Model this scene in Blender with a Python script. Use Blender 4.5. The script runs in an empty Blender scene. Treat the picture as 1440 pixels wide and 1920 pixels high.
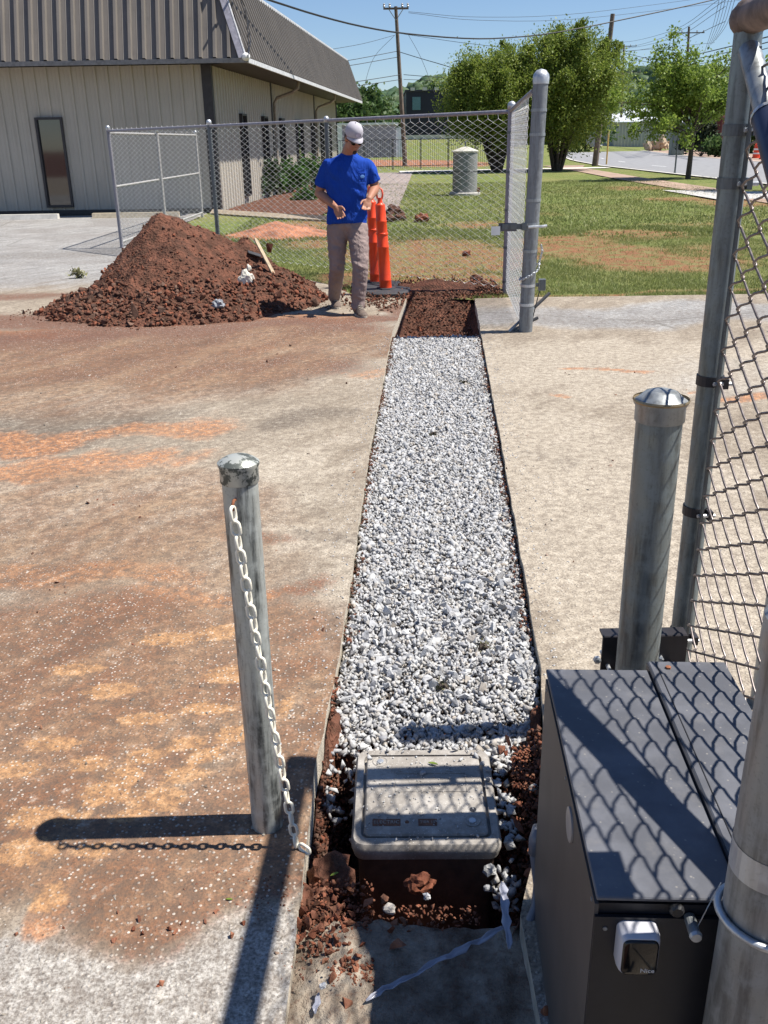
import bpy, bmesh, math, random
import numpy as np
from math import sin, cos, pi, radians, sqrt, atan2
from mathutils import Vector, Matrix, noise, Euler
random.seed(7); RNG = np.random.default_rng(7)
S = bpy.context.scene
COL = S.collection
# ------------------------------------------------------------------ camera
CF, CH = 1718.0, 1.65
RM = (Matrix.Rotation(radians(90 - 22.05), 4, 'X') @ Matrix.Rotation(radians(-0.95), 4, 'Z'))
cam_d = bpy.data.cameras.new('camera'); cam = bpy.data.objects.new('camera', cam_d); COL.objects.link(cam)
cam.matrix_world = Matrix.Translation((0, 0, CH)) @ RM
cam_d.sensor_fit = 'VERTICAL'; cam_d.sensor_height = 24.0; cam_d.lens = 24.0 * CF / 1920
cam_d.clip_start = 0.05; cam_d.clip_end = 6000
S.camera = cam
# ------------------------------------------------------------------ sky, sun, exposure
SUN = Vector((-0.4863, -0.009, -0.8738)).normalized()
el = math.asin(-SUN.z); az = atan2(-SUN.x, -SUN.y)      # azimuth clockwise from +Y
W = bpy.data.worlds.new('World'); S.world = W; W.use_nodes = True
wn = W.node_tree.nodes; wl = W.node_tree.links
sky = wn.new('ShaderNodeTexSky'); sky.sky_type = 'NISHITA'; sky.sun_disc = False
sky.sun_elevation = el; sky.sun_rotation = az; sky.altitude = 200
sky.air_density = 1.0; sky.dust_density = 0.0; sky.ozone_density = 3.5
wn['Background'].inputs['Strength'].default_value = 0.064
tn = wn.new('ShaderNodeMix'); tn.data_type = 'RGBA'; tn.blend_type = 'MULTIPLY'; tn.inputs[0].default_value = 1; tn.inputs[7].default_value = (.96, 1.02, 1.16, 1)
wl.new(sky.outputs['Color'], tn.inputs[6]); wl.new(tn.outputs[2], wn['Background'].inputs['Color'])
sd_ = bpy.data.lights.new('sun', 'SUN'); sun = bpy.data.objects.new('sun', sd_); COL.objects.link(sun)
sd_.energy = 5.0; sd_.angle = radians(0.53); sd_.color = (1, 0.95, 0.87)
sun.rotation_euler = SUN.to_track_quat('-Z', 'Y').to_euler(); sun.location = (10, 0, 20)
S.view_settings.view_transform = 'Standard'; S.view_settings.look = 'None'
S.view_settings.exposure = 0.68; S.view_settings.gamma = 1.0
S.render.engine = 'CYCLES'
try: S.cycles.max_bounces = 6
except Exception: pass
# ------------------------------------------------------------------ pixel helpers (photo 1440x1920 -> places in the world)
R3 = RM.to_3x3(); O = Vector((0, 0, CH))
def ray(x, y): return R3 @ Vector(((x - 720) / CF, -(y - 960) / CF, -1))
def g(x, y, z=0.0):
    d = ray(x, y); return O + d * ((z - CH) / d.z)
def at(x, y, Y):
    d = ray(x, y); return O + d * (Y / d.y)
# ------------------------------------------------------------------ materials
MATS = {}
def nodes_of(name):
    m = bpy.data.materials.new(name); m.use_nodes = True
    return m, m.node_tree.nodes, m.node_tree.links, m.node_tree.nodes['Principled BSDF']
def rgba(c): return (c[0], c[1], c[2], 1)
class NT:
    """small node writer"""
    def __init__(s, name):
        s.m, s.n, s.l, s.b = nodes_of(name)
        s.tc = s.n.new('ShaderNodeTexCoord'); s.geo = s.n.new('ShaderNodeNewGeometry')
        s.P = s.geo.outputs['Position']; s.Obj = s.tc.outputs['Object']
    def noise(s, scale, detail=4, rough=.55, vec=None, dist=0, out='Fac'):
        t = s.n.new('ShaderNodeTexNoise'); t.inputs['Scale'].default_value = scale; t.inputs['Detail'].default_value = detail
        t.inputs['Roughness'].default_value = rough; t.inputs['Distortion'].default_value = dist
        s.l.new(vec or s.Obj, t.inputs['Vector']); return t.outputs[out]
    def voro(s, scale, feature='F1', out='Distance', vec=None, rnd=1.0):
        t = s.n.new('ShaderNodeTexVoronoi'); t.feature = feature; t.inputs['Scale'].default_value = scale
        t.inputs['Randomness'].default_value = rnd
        s.l.new(vec or s.Obj, t.inputs['Vector']); return t.outputs[out]
    def mapv(s, scale=(1, 1, 1), rot=(0, 0, 0), loc=(0, 0, 0), vec=None):
        t = s.n.new('ShaderNodeMapping'); t.inputs['Scale'].default_value = scale; t.inputs['Rotation'].default_value = rot
        t.inputs['Location'].default_value = loc; s.l.new(vec or s.Obj, t.inputs['Vector']); return t.outputs[0]
    def mr(s, v, a, b, c=0.0, d=1.0, smooth=True):
        t = s.n.new('ShaderNodeMapRange'); t.interpolation_type = 'SMOOTHSTEP' if smooth else 'LINEAR'
        for k, x in zip((1, 2, 3, 4), (a, b, c, d)): t.inputs[k].default_value = x
        s.l.new(v, t.inputs[0]); return t.outputs[0]
    def math(s, op, a, b=None, c=None):
        t = s.n.new('ShaderNodeMath'); t.operation = op
        for i, x in enumerate((a, b, c)):
            if x is None: continue
            if isinstance(x, (int, float)): t.inputs[i].default_value = x
            else: s.l.new(x, t.inputs[i])
        return t.outputs[0]
    def mix(s, f, a, b, mode='MIX'):
        t = s.n.new('ShaderNodeMix'); t.data_type = 'RGBA'; t.blend_type = mode
        if isinstance(f, (int, float)): t.inputs[0].default_value = f
        else: s.l.new(f, t.inputs[0])
        for i, x in ((6, a), (7, b)):
            if isinstance(x, tuple): t.inputs[i].default_value = rgba(x)
            else: s.l.new(x, t.inputs[i])
        return t.outputs[2]
    def ramp(s, v, stops):
        t = s.n.new('ShaderNodeValToRGB'); e = t.color_ramp.elements
        while len(e) < len(stops): e.new(0.5)
        for k, (p, c) in enumerate(stops): e[k].position = p; e[k].color = rgba(c)
        s.l.new(v, t.inputs[0]); return t.outputs[0]
    def bump(s, h, strength=.5, dist=.01, prev=None):
        t = s.n.new('ShaderNodeBump'); t.inputs['Strength'].default_value = strength; t.inputs['Distance'].default_value = dist
        s.l.new(h, t.inputs['Height'])
        if prev is not None: s.l.new(prev, t.inputs['Normal'])
        return t.outputs[0]
    def done(s, color, rough=.8, normal=None, metal=0, spec=None):
        for k, x in (('Base Color', color), ('Roughness', rough), ('Metallic', metal)):
            if isinstance(x, tuple): s.b.inputs[k].default_value = rgba(x)
            elif isinstance(x, (int, float)): s.b.inputs[k].default_value = x
            else: s.l.new(x, s.b.inputs[k])
        if spec is not None: s.b.inputs['Specular IOR Level'].default_value = spec
        if normal is not None: s.l.new(normal, s.b.inputs['Normal'])
        return s.m
def simple(name, c, rough=.7, metal=0, var=.25, scale=12, bump=.15, bdist=.002, spec=None):
    if name in MATS: return MATS[name]
    t = NT(name); n1 = t.noise(scale, 5); n2 = t.noise(scale * 7, 3)
    lo = tuple(x * (1 - var) for x in c); hi = tuple(min(1, x * (1 + var)) for x in c)
    col = t.ramp(n1, [(.3, lo), (.7, hi)])
    nb = t.bump(n2, bump, bdist)
    MATS[name] = t.done(col, rough, nb, metal, spec); return MATS[name]
def galv(name, c=(.30, .32, .33), dirt=(.12, .12, .115), streak=.5, rough=.42, metal=.55):
    t = NT(name)
    v = t.mapv((14, 14, 1.6)); a = t.noise(3, 6, .65, vec=v); b = t.noise(30, 4); c2 = t.noise(160, 2)
    col = t.mix(t.mr(a, .42, .68, 0, streak), c, dirt); hi = tuple(min(1, x * 1.5) for x in c)
    col = t.mix(t.mr(b, .45, .7, 0, .35), col, hi); col = t.mix(t.mr(c2, .55, .75, 0, .3), col, dirt)
    r = t.mr(b, .3, .7, rough - .1, rough + .18)
    return t.done(col, r, t.bump(c2, .15, .001), metal)
m_galv = galv('galvanised_steel'); m_galv_d = galv('weathered_dark_steel', (.13, .145, .155), (.05, .05, .055), .6)
m_galv_l = galv('bright_galvanised', (.50, .52, .54), (.3, .3, .3), .4, .38)
m_bol = galv('bollard_steel', (.20, .23, .235), (.055, .06, .06), .7, .42, .5)
m_boll = galv('painted_bollard', (.40, .42, .40), (.045, .05, .05), 1.0, .42, .35)
m_farp = galv('old_post_steel', (.22, .235, .245), (.11, .11, .12), .7, .5, .35)
m_railt = galv('top_rail_steel', (.27, .26, .29), (.15, .14, .16), .6, .5, .3)
m_wire = simple('fence_wire', (.88, .86, .82), .5, .0, .2, 40, 0)
m_wire2 = simple('old_fence_wire', (.42, .42, .42), .5, .2, .2, 40, 0)
m_wired = simple('near_fence_wire', (.20, .17, .16), .4, .7, .4, 60, 0)
m_rustp = simple('rusty_pipe', (.17, .125, .105), .7, .2, .5, 18, .4, .003)
m_black = simple('black_plastic', (.02, .02, .022), .45, 0, .3, 30)
m_rubber = simple('black_rubber', (.035, .035, .04), .75, 0, .3, 20, .3)
m_white = simple('white_paint', (.75, .75, .73), .5, 0, .08, 10)
m_orange = simple('orange_plastic', (.78, .062, .012), .38, 0, .12, 6)
m_chainw = simple('cream_plastic', (.78, .74, .62), .4, 0, .12, 25)
m_rust = simple('rust', (.25, .09, .04), .85, 0, .4, 80, .5)
m_conc = simple('concrete', (.42, .40, .36), .9, 0, .22, 9, .5, .004)
m_concl = simple('pale_concrete', (.62, .59, .53), .9, 0, .15, 7, .4, .004)
m_bark = simple('bark', (.085, .065, .05), .9, 0, .45, 10, .8, .02)
m_wood = simple('pole_wood', (.15, .115, .09), .85, 0, .35, 4, .5, .01)
m_stakew = simple('stake_wood', (.42, .33, .22), .8, 0, .25, 20, .4)
def leafmat(name, c1, c2, c3, sc=.8):
    t = NT(name); r = t.geo.outputs['Random Per Island']; n = t.noise(sc, 3)
    col = t.ramp(r, [(0, c1), (.5, c2), (1, c3)]); col = t.mix(t.mr(n, .35, .65, 0, .55), col, c1)
    t.done(col, .5, spec=.3)
    tr = t.n.new('ShaderNodeBsdfTranslucent'); t.l.new(t.mix(.0, col, col), tr.inputs['Color'])
    mx = t.n.new('ShaderNodeMixShader'); mx.inputs[0].default_value = .42
    out = t.n['Material Output']; t.l.new(t.b.outputs[0], mx.inputs[1]); t.l.new(tr.outputs[0], mx.inputs[2]); t.l.new(mx.outputs[0], out.inputs[0])
    return t.m
m_leafA = leafmat('myrtle_leaves', (.12, .17, .03), (.22, .295, .05), (.35, .385, .085))
m_leafB = leafmat('light_leaves', (.13, .20, .03), (.25, .35, .06), (.36, .44, .10), 1.2)
m_leafC = leafmat('shrub_leaves', (.03, .09, .015), (.07, .16, .03), (.11, .2, .04), 2)
m_leafD = leafmat('far_leaves', (.05, .10, .03), (.09, .15, .045), (.13, .18, .06), .05)
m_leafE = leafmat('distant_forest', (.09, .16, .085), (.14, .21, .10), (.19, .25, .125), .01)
m_grassb = leafmat('grass_blades', (.15, .185, .05), (.235, .27, .085), (.37, .36, .16), .7)
# ------------------------------------------------------------------ mesh helpers
def link(name, me, mat=None, parent=None, smooth=False):
    if mat is not None and not me.materials: me.materials.append(mat)
    if smooth: me.polygons.foreach_set('use_smooth', [True] * len(me.polygons))
    o = bpy.data.objects.new(name, me); COL.objects.link(o)
    if parent is not None: o.parent = parent
    return o
def tag(o, label=None, cat=None, group=None, kind=None):
    if label: o['label'] = label
    if cat: o['category'] = cat
    if group: o['group'] = group
    if kind: o['kind'] = kind
    return o
def empty(name, loc, label, cat, group=None, rz=0):
    o = bpy.data.objects.new(name, None); COL.objects.link(o); o.location = loc; o.rotation_euler = (0, 0, rz); o.empty_display_size = .1
    tag(o, label, cat, group); bpy.context.view_layer.update(); return o
class MB:
    def __init__(s): s.v = []; s.f = []
    def add(s, vs, fs):
        b = len(s.v); s.v += [tuple(v) for v in vs]; s.f += [tuple(i + b for i in f) for f in fs]; return s
    def box(s, c, d, M=None, rz=0, bev=0):
        x, y, z = (a / 2 for a in d)
        if bev:
            vs = []
            for sz in (-1, 1):
                for zz, k in ((z, 1), (z - bev, 0)) if sz > 0 else ((-z, 1), (-z + bev, 0)):
                    i = bev if k else 0
                    for ax, ay in ((-1, -1), (1, -1), (1, 1), (-1, 1)):
                        # chamfered corner: two points
                        p1 = (ax * (x - i), ay * (y - bev), zz); p2 = (ax * (x - bev), ay * (y - i), zz)
                        if ax * ay > 0: vs += [p1, p2] if False else [p2, p1] if ax < 0 else [p2, p1]
                        else: vs += [p1, p2]
            # fall back to convex hull for robustness
            bm = bmesh.new(); bvs = [bm.verts.new(v) for v in vs]; bmesh.ops.convex_hull(bm, input=bvs); bm.verts.index_update()
            V = [v.co.copy() for v in bm.verts]; F = [[v.index for v in f.verts] for f in bm.faces]; bm.free()
        else:
            V = [Vector((a, b, e)) for e in (-z, z) for a, b in ((-x, -y), (x, -y), (x, y), (-x, y))]
            F = [(3, 2, 1, 0), (4, 5, 6, 7), (0, 1, 5, 4), (1, 2, 6, 5), (2, 3, 7, 6), (3, 0, 4, 7)]
        Rz = Matrix.Rotation(rz, 3, 'Z')
        if M is not None: V = [M @ Vector(v) for v in V]
        else: V = [Rz @ Vector(v) + Vector(c) for v in V]
        return s.add(V, F)
    def tube(s, pts, r, n=10, cap=True, up=None, flat=None):
        pts = [Vector(p) for p in pts]; N = len(pts)
        rs = r if hasattr(r, '__len__') else [r] * N
        T = [(pts[min(i + 1, N - 1)] - pts[max(i - 1, 0)]).normalized() for i in range(N)]
        a = Vector(up) if up else (Vector((0, 0, 1)) if abs(T[0].z) < .9 else Vector((1, 0, 0)))
        a = (a - T[0] * a.dot(T[0])).normalized(); b0 = len(s.v)
        for i in range(N):
            a = (a - T[i] * a.dot(T[i])).normalized(); b = T[i].cross(a)
            ra = rs[i] if not isinstance(rs[i], tuple) else rs[i][0]; rb = rs[i] if not isinstance(rs[i], tuple) else rs[i][1]
            for k in range(n):
                t = 2 * pi * k / n; s.v.append(tuple(pts[i] + a * (ra * cos(t)) + b * (rb * sin(t))))
        for i in range(N - 1):
            for k in range(n):
                k2 = (k + 1) % n
                s.f.append((b0 + i * n + k, b0 + i * n + k2, b0 + (i + 1) * n + k2, b0 + (i + 1) * n + k))
        if cap: s.f.append(tuple(b0 + k for k in range(n))[::-1]); s.f.append(tuple(b0 + (N - 1) * n + k for k in range(n)))
        return s
    def lathe(s, prof, n=24, M=None, cap=True):
        b0 = len(s.v); M = M or Matrix.Identity(4)
        for r, z in prof:
            for k in range(n):
                t = 2 * pi * k / n; s.v.append(tuple(M @ Vector((r * cos(t), r * sin(t), z))))
        L = len(prof)
        for i in range(L - 1):
            for k in range(n):
                k2 = (k + 1) % n; s.f.append((b0 + i * n + k, b0 + i * n + k2, b0 + (i + 1) * n + k2, b0 + (i + 1) * n + k))
        if cap: s.f.append(tuple(b0 + k for k in range(n))[::-1]); s.f.append(tuple(b0 + (L - 1) * n + k for k in range(n)))
        return s
    def ell(s, c, r, M=None, n=12, m=8):
        prof = [(max(1e-4, sin(pi * i / m)), -cos(pi * i / m)) for i in range(m + 1)]
        MM = Matrix.Translation(Vector(c)) @ (M.to_4x4() if M is not None else Matrix.Identity(4)) @ Matrix.Diagonal((r[0], r[1], r[2], 1))
        return s.lathe(prof, n, MM)
    def loft(s, rings, cap=True):
        b0 = len(s.v); n = len(rings[0])
        for R_ in rings: s.v += [tuple(p) for p in R_]
        for i in range(len(rings) - 1):
            for k in range(n):
                k2 = (k + 1) % n; s.f.append((b0 + i * n + k, b0 + i * n + k2, b0 + (i + 1) * n + k2, b0 + (i + 1) * n + k))
        if cap: s.f.append(tuple(b0 + k for k in range(n))[::-1]); s.f.append(tuple(b0 + (len(rings) - 1) * n + k for k in range(n)))
        return s
    def mesh(s, name):
        me = bpy.data.meshes.new(name); me.from_pydata(s.v, [], s.f); me.update(); return me
    def build(s, name, mat, parent=None, smooth=False):
        return link(name, s.mesh(name), mat, parent, smooth)
def autosmooth(o, ang=40):
    me = o.data; me.polygons.foreach_set('use_smooth', [True] * len(me.polygons))
    bm = bmesh.new(); bm.from_mesh(me)
    for e in bm.edges:
        if len(e.link_faces) == 2 and e.calc_face_angle(0) > radians(ang): e.smooth = False
    bm.to_mesh(me); bm.free(); return o
def fill_mesh(name, V, F, mat, parent=None, smooth=False):
    """V (n,3) array, F (m,k) array"""
    me = bpy.data.meshes.new(name); k = F.shape[1]
    me.vertices.add(len(V)); me.vertices.foreach_set('co', np.asarray(V, np.float32).ravel())
    me.loops.add(F.size); me.loops.foreach_set('vertex_index', F.astype(np.int32).ravel())
    me.polygons.add(len(F)); me.polygons.foreach_set('loop_start', np.arange(0, F.size, k, dtype=np.int32))
    me.update(calc_edges=True); me.validate()
    return link(name, me, mat, parent, smooth)
def hull_variant(seed, npts=12, squash=(1, .8, .6)):
    rr = random.Random(seed); bm = bmesh.new()
    for _ in range(npts):
        v = Vector((rr.gauss(0, 1), rr.gauss(0, 1), rr.gauss(0, 1))).normalized() * rr.uniform(.72, 1.12)
        bm.verts.new((v.x * squash[0], v.y * squash[1], v.z * squash[2]))
    bmesh.ops.convex_hull(bm, input=list(bm.verts)); bmesh.ops.triangulate(bm, faces=bm.faces)
    loose = [v for v in bm.verts if not v.link_faces]
    bmesh.ops.delete(bm, geom=loose, context='VERTS'); bm.verts.index_update()
    V = np.array([v.co for v in bm.verts]); F = np.array([[v.index for v in f.verts] for f in bm.faces]); bm.free()
    return V, F
HV = [hull_variant(i, 8 + i % 3, (1, .78, .55)) for i in range(14)]
HVM = []
for i, (V, F) in enumerate(HV):
    me = bpy.data.meshes.new('stone'); me.from_pydata(V.tolist(), [], F.tolist()); HVM.append(me)
def rots(n):
    q = RNG.normal(size=(n, 4)); q /= np.linalg.norm(q, axis=1)[:, None]; w, x, y, z = q.T
    return np.stack([1 - 2 * (y * y + z * z), 2 * (x * y - z * w), 2 * (x * z + y * w), 2 * (x * y + z * w), 1 - 2 * (x * x + z * z), 2 * (y * z - x * w),
                     2 * (x * z - y * w), 2 * (y * z + x * w), 1 - 2 * (x * x + y * y)], 1).reshape(n, 3, 3)
def scatter(name, P, size, mat, parent=None, variants=None):
    """many small stones in one mesh"""
    variants = variants or HV; P = np.asarray(P); n = len(P); Rt = rots(n); idx = RNG.integers(0, len(variants), n)
    Vs, Fs, b = [], [], 0
    for k, (V, F) in enumerate(variants):
        s_ = np.where(idx == k)[0]
        if not len(s_): continue
        VV = np.einsum('nij,vj->nvi', Rt[s_], V) * size[s_][:, None, None] + P[s_][:, None, :]
        FF = F[None] + (np.arange(len(s_)) * len(V))[:, None, None] + b
        Vs.append(VV.reshape(-1, 3)); Fs.append(FF.reshape(-1, 3)); b += len(s_) * len(V)
    return fill_mesh(name, np.concatenate(Vs), np.concatenate(Fs), mat, parent)
def stone_objects(name, P, size, mats, parent):
    for p, sz in zip(P, size):
        k = random.randrange(len(HVM)); key = (k, id(mats))
        if key not in SM:
            me = HVM[k].copy(); me.name = name; me.materials.append(mats); SM[key] = me
        o = bpy.data.objects.new(name, SM[key]); COL.objects.link(o)
        o.location = p; o.scale = (sz, sz * random.uniform(.8, 1.1), sz * random.uniform(.7, 1.1)); o.rotation_euler = (random.uniform(0, 6), random.uniform(0, 6), random.uniform(0, 6)); o.parent = parent
SM = {}
def leaves(C, Sg, n, size, mat, name, parent, stretch=1.6, up=0.0):
    """n leaf quads around cluster centres C (k,3) with spread Sg (k,)"""
    C = np.asarray(C); Sg = np.asarray(Sg); idx = RNG.integers(0, len(C), n)
    P = C[idx] + RNG.normal(size=(n, 3)) * Sg[idx][:, None]
    a = RNG.normal(size=(n, 3)); a[:, 2] += up; a /= np.linalg.norm(a, axis=1)[:, None]
    b = np.cross(a, RNG.normal(size=(n, 3))); b /= np.linalg.norm(b, axis=1)[:, None]
    s = size * RNG.uniform(.6, 1.3, n)[:, None]
    V = np.stack([P, P + a * s * stretch * .5 + b * s * .4, P + a * s * stretch, P + a * s * stretch * .5 - b * s * .4], 1).reshape(-1, 3)
    F = np.arange(4 * n).reshape(n, 4)
    return fill_mesh(name, V, F, mat, parent)
def grid(name, xs, ys, zf, mat, kind='structure', parent=None, smooth=True):
    X, Y = np.meshgrid(xs, ys); Z = zf(X, Y); V = np.stack([X.ravel(), Y.ravel(), Z.ravel()], 1); nx, ny = len(xs), len(ys)
    i = np.arange(nx * ny).reshape(ny, nx); F = np.stack([i[:-1, :-1], i[:-1, 1:], i[1:, 1:], i[1:, :-1]], -1).reshape(-1, 4)
    o = fill_mesh(name, V, F, mat, parent, smooth)
    if kind: o['kind'] = kind
    return o
_nc = {}
def fbm(X, Y, sc, seed=0, oct=4):
    """value noise, numpy"""
    out = 0; amp = 1; tot = 0
    for k in range(oct):
        r = np.random.default_rng(seed * 31 + k); T = r.uniform(-1, 1, (128, 128)); x = X * sc; y = Y * sc
        xi = np.floor(x).astype(int); yi = np.floor(y).astype(int); fx = x - xi; fy = y - yi; fx = fx * fx * (3 - 2 * fx); fy = fy * fy * (3 - 2 * fy)
        A = T[yi % 128, xi % 128]; B = T[yi % 128, (xi + 1) % 128]; C_ = T[(yi + 1) % 128, xi % 128]; D = T[(yi + 1) % 128, (xi + 1) % 128]
        out = out + amp * (A * (1 - fx) * (1 - fy) + B * fx * (1 - fy) + C_ * (1 - fx) * fy + D * fx * fy); tot += amp; amp *= .5; sc *= 2.03
    return out / tot
def sst(x, a, b): t = np.clip((x - a) / (b - a), 0, 1); return t * t * (3 - 2 * t)
# ================================================================== GROUND
TL = [(-.214, 1.60), (-.208, 2.119), (-.165, 2.753), (-.135, 3.5), (-.082, 4.97), (.101, 8.468), (.292, 10.45)]
TR = [(.30, 1.60), (.40, 1.9), (.454, 2.224), (.52, 2.646), (.555, 3.168), (.694, 5.126), (.894, 8.04), (1.052, 10.38)]
def lerp_edge(E, Y):
    return np.interp(Y, [p[1] for p in E], [p[0] for p in E])
LOT_FAR_L = [(-.30, 10.75), (-.7, 11.75), (-1.6, 13.05), (-2.6, 14.1), (-4.25, 15.9), (-4.42, 19.4), (-4.40, 24.6)]
def npmask(X, Y, spots, warp=1.1):
    """union of soft ellipses (photo px centre, radii in metres, turn, strength), domain-warped by noise"""
    Xw = X + warp * .42 * fbm(X, Y, .9, 61, 5); Yw = Y + warp * .42 * fbm(X, Y, .9, 62, 5); acc = np.zeros_like(X, dtype=float)
    for (px, py, rx, ry, rot, st) in spots:
        c = g(px, py); dx = Xw - c.x; dy = Yw - c.y; r = radians(rot); u = (dx * cos(r) + dy * sin(r)) / (rx * 1.12); v = (-dx * sin(r) + dy * cos(r)) / (ry * 1.12)
        acc = np.maximum(acc, st * (1 - sst(np.sqrt(u * u + v * v), .2, 1.25)))
    return acc
def blob(t, key, ns, nz=.35):
    if not hasattr(t, 'at_'): t.at_ = {}
    an, ch = key
    if an not in t.at_:
        q = t.n.new('ShaderNodeAttribute'); q.attribute_name = an; sp = t.n.new('ShaderNodeSeparateColor'); t.l.new(q.outputs['Color'], sp.inputs[0]); t.at_[an] = (sp.outputs[0], sp.outputs[1], sp.outputs[2], q.outputs['Alpha'])
    acc = t.at_[an][ch]; k = t.math('MULTIPLY_ADD', ns, nz * 4, -nz * 2)
    return t.mr(t.math('ADD', acc, t.math('MULTIPLY', k, t.mr(acc, 0, .3))), .14, .58)
def set_masks(o, names):
    me = o.data; n = len(me.vertices); co = np.zeros(n * 3, np.float32); me.vertices.foreach_get('co', co); co = co.reshape(-1, 3); X = co[:, 0] + o.location.x; Y = co[:, 1] + o.location.y
    for an, spots in names.items():
        at_ = me.color_attributes.new(an, 'FLOAT_COLOR', 'POINT'); A = np.zeros((n, 4), np.float32)
        for k, sp in enumerate(spots): A[:, k] = npmask(X, Y, sp, .16 if sp is BLOTS else 1.1)
        at_.data.foreach_set('color', A.ravel())
BLOTS = [(px, py, rx, ry, 0, 1.0) for px, py, rx, ry in ((183, 1496, .075, .05), (275, 1510, .07, .055), (325, 1462, .065, .045), (362, 1425, .055, .04), (212, 1462, .06, .04), (258, 1425, .06, .035), (37, 1600, .07, .05), (70, 1604, .05, .035), (165, 1597, .05, .03), (92, 1687, .045, .05), (110, 1540, .06, .03), (216, 1537, .05, .025), (330, 1405, .06, .03), (420, 1385, .06, .05), (150, 1440, .06, .035), (90, 1400, .09, .035), (370, 1335, .09, .04), (420, 1270, .09, .06), (300, 1205, .12, .05), (190, 1300, .10, .04), (20, 1450, .08, .04), (250, 1355, .08, .035), (40, 1540, .06, .04), (520, 1330, .03, .06), (130, 1260, .1, .04), (400, 1190, .1, .06))]
LOTM = {'maskA': [[(60, 480, 4.5, 4.2, 0, 1), (1250, 590, 3.0, .75, 0, .75), (1330, 700, .9, .8, 0, .4), (0, 440, 9, 6, 0, 1)],
 [(230, 1860, .42, .26, 0, 1), (40, 1880, .3, .26, 0, 1), (480, 1880, .25, .2, 0, 1), (20, 1760, .12, .07, 0, .8), (250, 1990, .9, .3, 0, 1)],
 [(300, 750, .75, .18, 12, .9), (800, 1000, .1, .1, 0, .0), (560, 880, .8, .7, 0, .45), (1100, 950, .8, 2.2, 0, 1.0), (1180, 680, 2.2, 1.0, 0, .9), (620, 700, .9, .4, 0, .4), (60, 940, .6, .4, 0, 1.0), (250, 900, .6, .5, 0, .8), (590, 1160, .18, .6, 0, .6), (560, 1010, .3, .3, 0, .6), (1130, 720, .9, .8, 0, .5)],
 [(90, 800, .9, .5, 20, 1.1), (190, 700, 1.2, .6, 18, 1.0), (420, 700, 1.1, .6, 10, .8), (560, 790, .28, .18, 0, .6), (60, 640, 1.4, .7, 0, 1), (430, 640, 1.2, .5, 0, .9), (250, 600, 1.6, .4, 0, .75), (620, 780, .3, .2, 0, .5), (900, 1180, .0001, .1, 0, 0.01),
                    (600, 1000, .22, .16, 0, .45), (150, 1240, .25, .12, 0, .4), (1010, 860, .12, .3, 0, .35), (60, 480, 2.5, 1.0, 0, .4), (1180, 600, 1.5, .35, 0, .35)]],
 'maskB': [[(110, 870, 1.1, .34, 14, .62), (320, 800, .7, .25, 12, .5), (20, 820, .6, .3, 0, .6), (30, 900, .5, .2, 0, .9), (60, 1100, .5, .16, 0, .75), (300, 1130, .6, .12, 10, .55), (240, 1340, .55, .24, 0, .72), (60, 1480, .3, .2, 0, .8), (380, 1450, .16, .1, 0, .8), (330, 660, 1.2, .2, 0, .6), (520, 640, .6, .2, 0, .5),
                    (30, 625, .8, .22, 0, .9), (440, 600, 1.4, .25, 0, .8), (90, 1640, .07, .06, 0, .9), (100, 1700, .05, .06, 0, .8), (1150, 690, .35, .06, 0, .7), (1100, 740, .12, .04, 0, .6), (1400, 740, .3, .12, 0, .6), (1300, 720, .3, .04, 0, .4), (600, 600, .6, .3, 0, .7), (700, 700, .3, .2, 0, .4), (100, 1180, .3, .1, 0, .5), (540, 1230, .1, .35, 0, .4)],
 [(120, 1330, .6, .45, 0, 1.0), (60, 1210, .6, .3, 0, .8), (420, 1330, .3, .3, 0, .8), (330, 1520, .5, .32, 0, 1.2), (120, 1560, .4, .2, 0, 1), (300, 1610, .35, .1, 0, 1), (480, 1640, .25, .1, 0, 1), (110, 1400, .4, .1, 0, .6), (450, 1200, .3, .3, 0, .5), (560, 1350, .12, .35, 0, .95), (550, 1500, .09, .22, 0, 1), (440, 1010, .3, .12, 0, .5), (250, 950, .5, .1, 0, .3), (250, 690, 1.6, .8, 0, .8), (480, 690, 1.0, .5, 0, .6), (60, 560, 1, .3, 0, .5),
                    (700, 600, .5, .25, 0, .7), (320, 630, 2.2, .75, 0, 1.1), (120, 600, 1.6, .6, 0, .9), (560, 620, 1.0, .7, 0, .9), (530, 1600, .12, .12, 0, 1), (180, 1240, .35, .08, 0, .5), (500, 1110, .25, .12, 0, .4), (760, 585, .2, .5, 0, .6), (880, 575, .0001, .01, 0, .01), (40, 1330, .3, .07, 0, .5)],
 [(200, 690, 2.2, 1.5, 0, .75), (150, 1000, 1.2, 1.2, 0, .6), (200, 1300, .95, .7, 0, 1), (300, 1500, .7, .4, 0, 1), (560, 650, 1.2, .9, 0, .8), (60, 1400, .7, .6, 0, 1)],
 BLOTS]}
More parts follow.
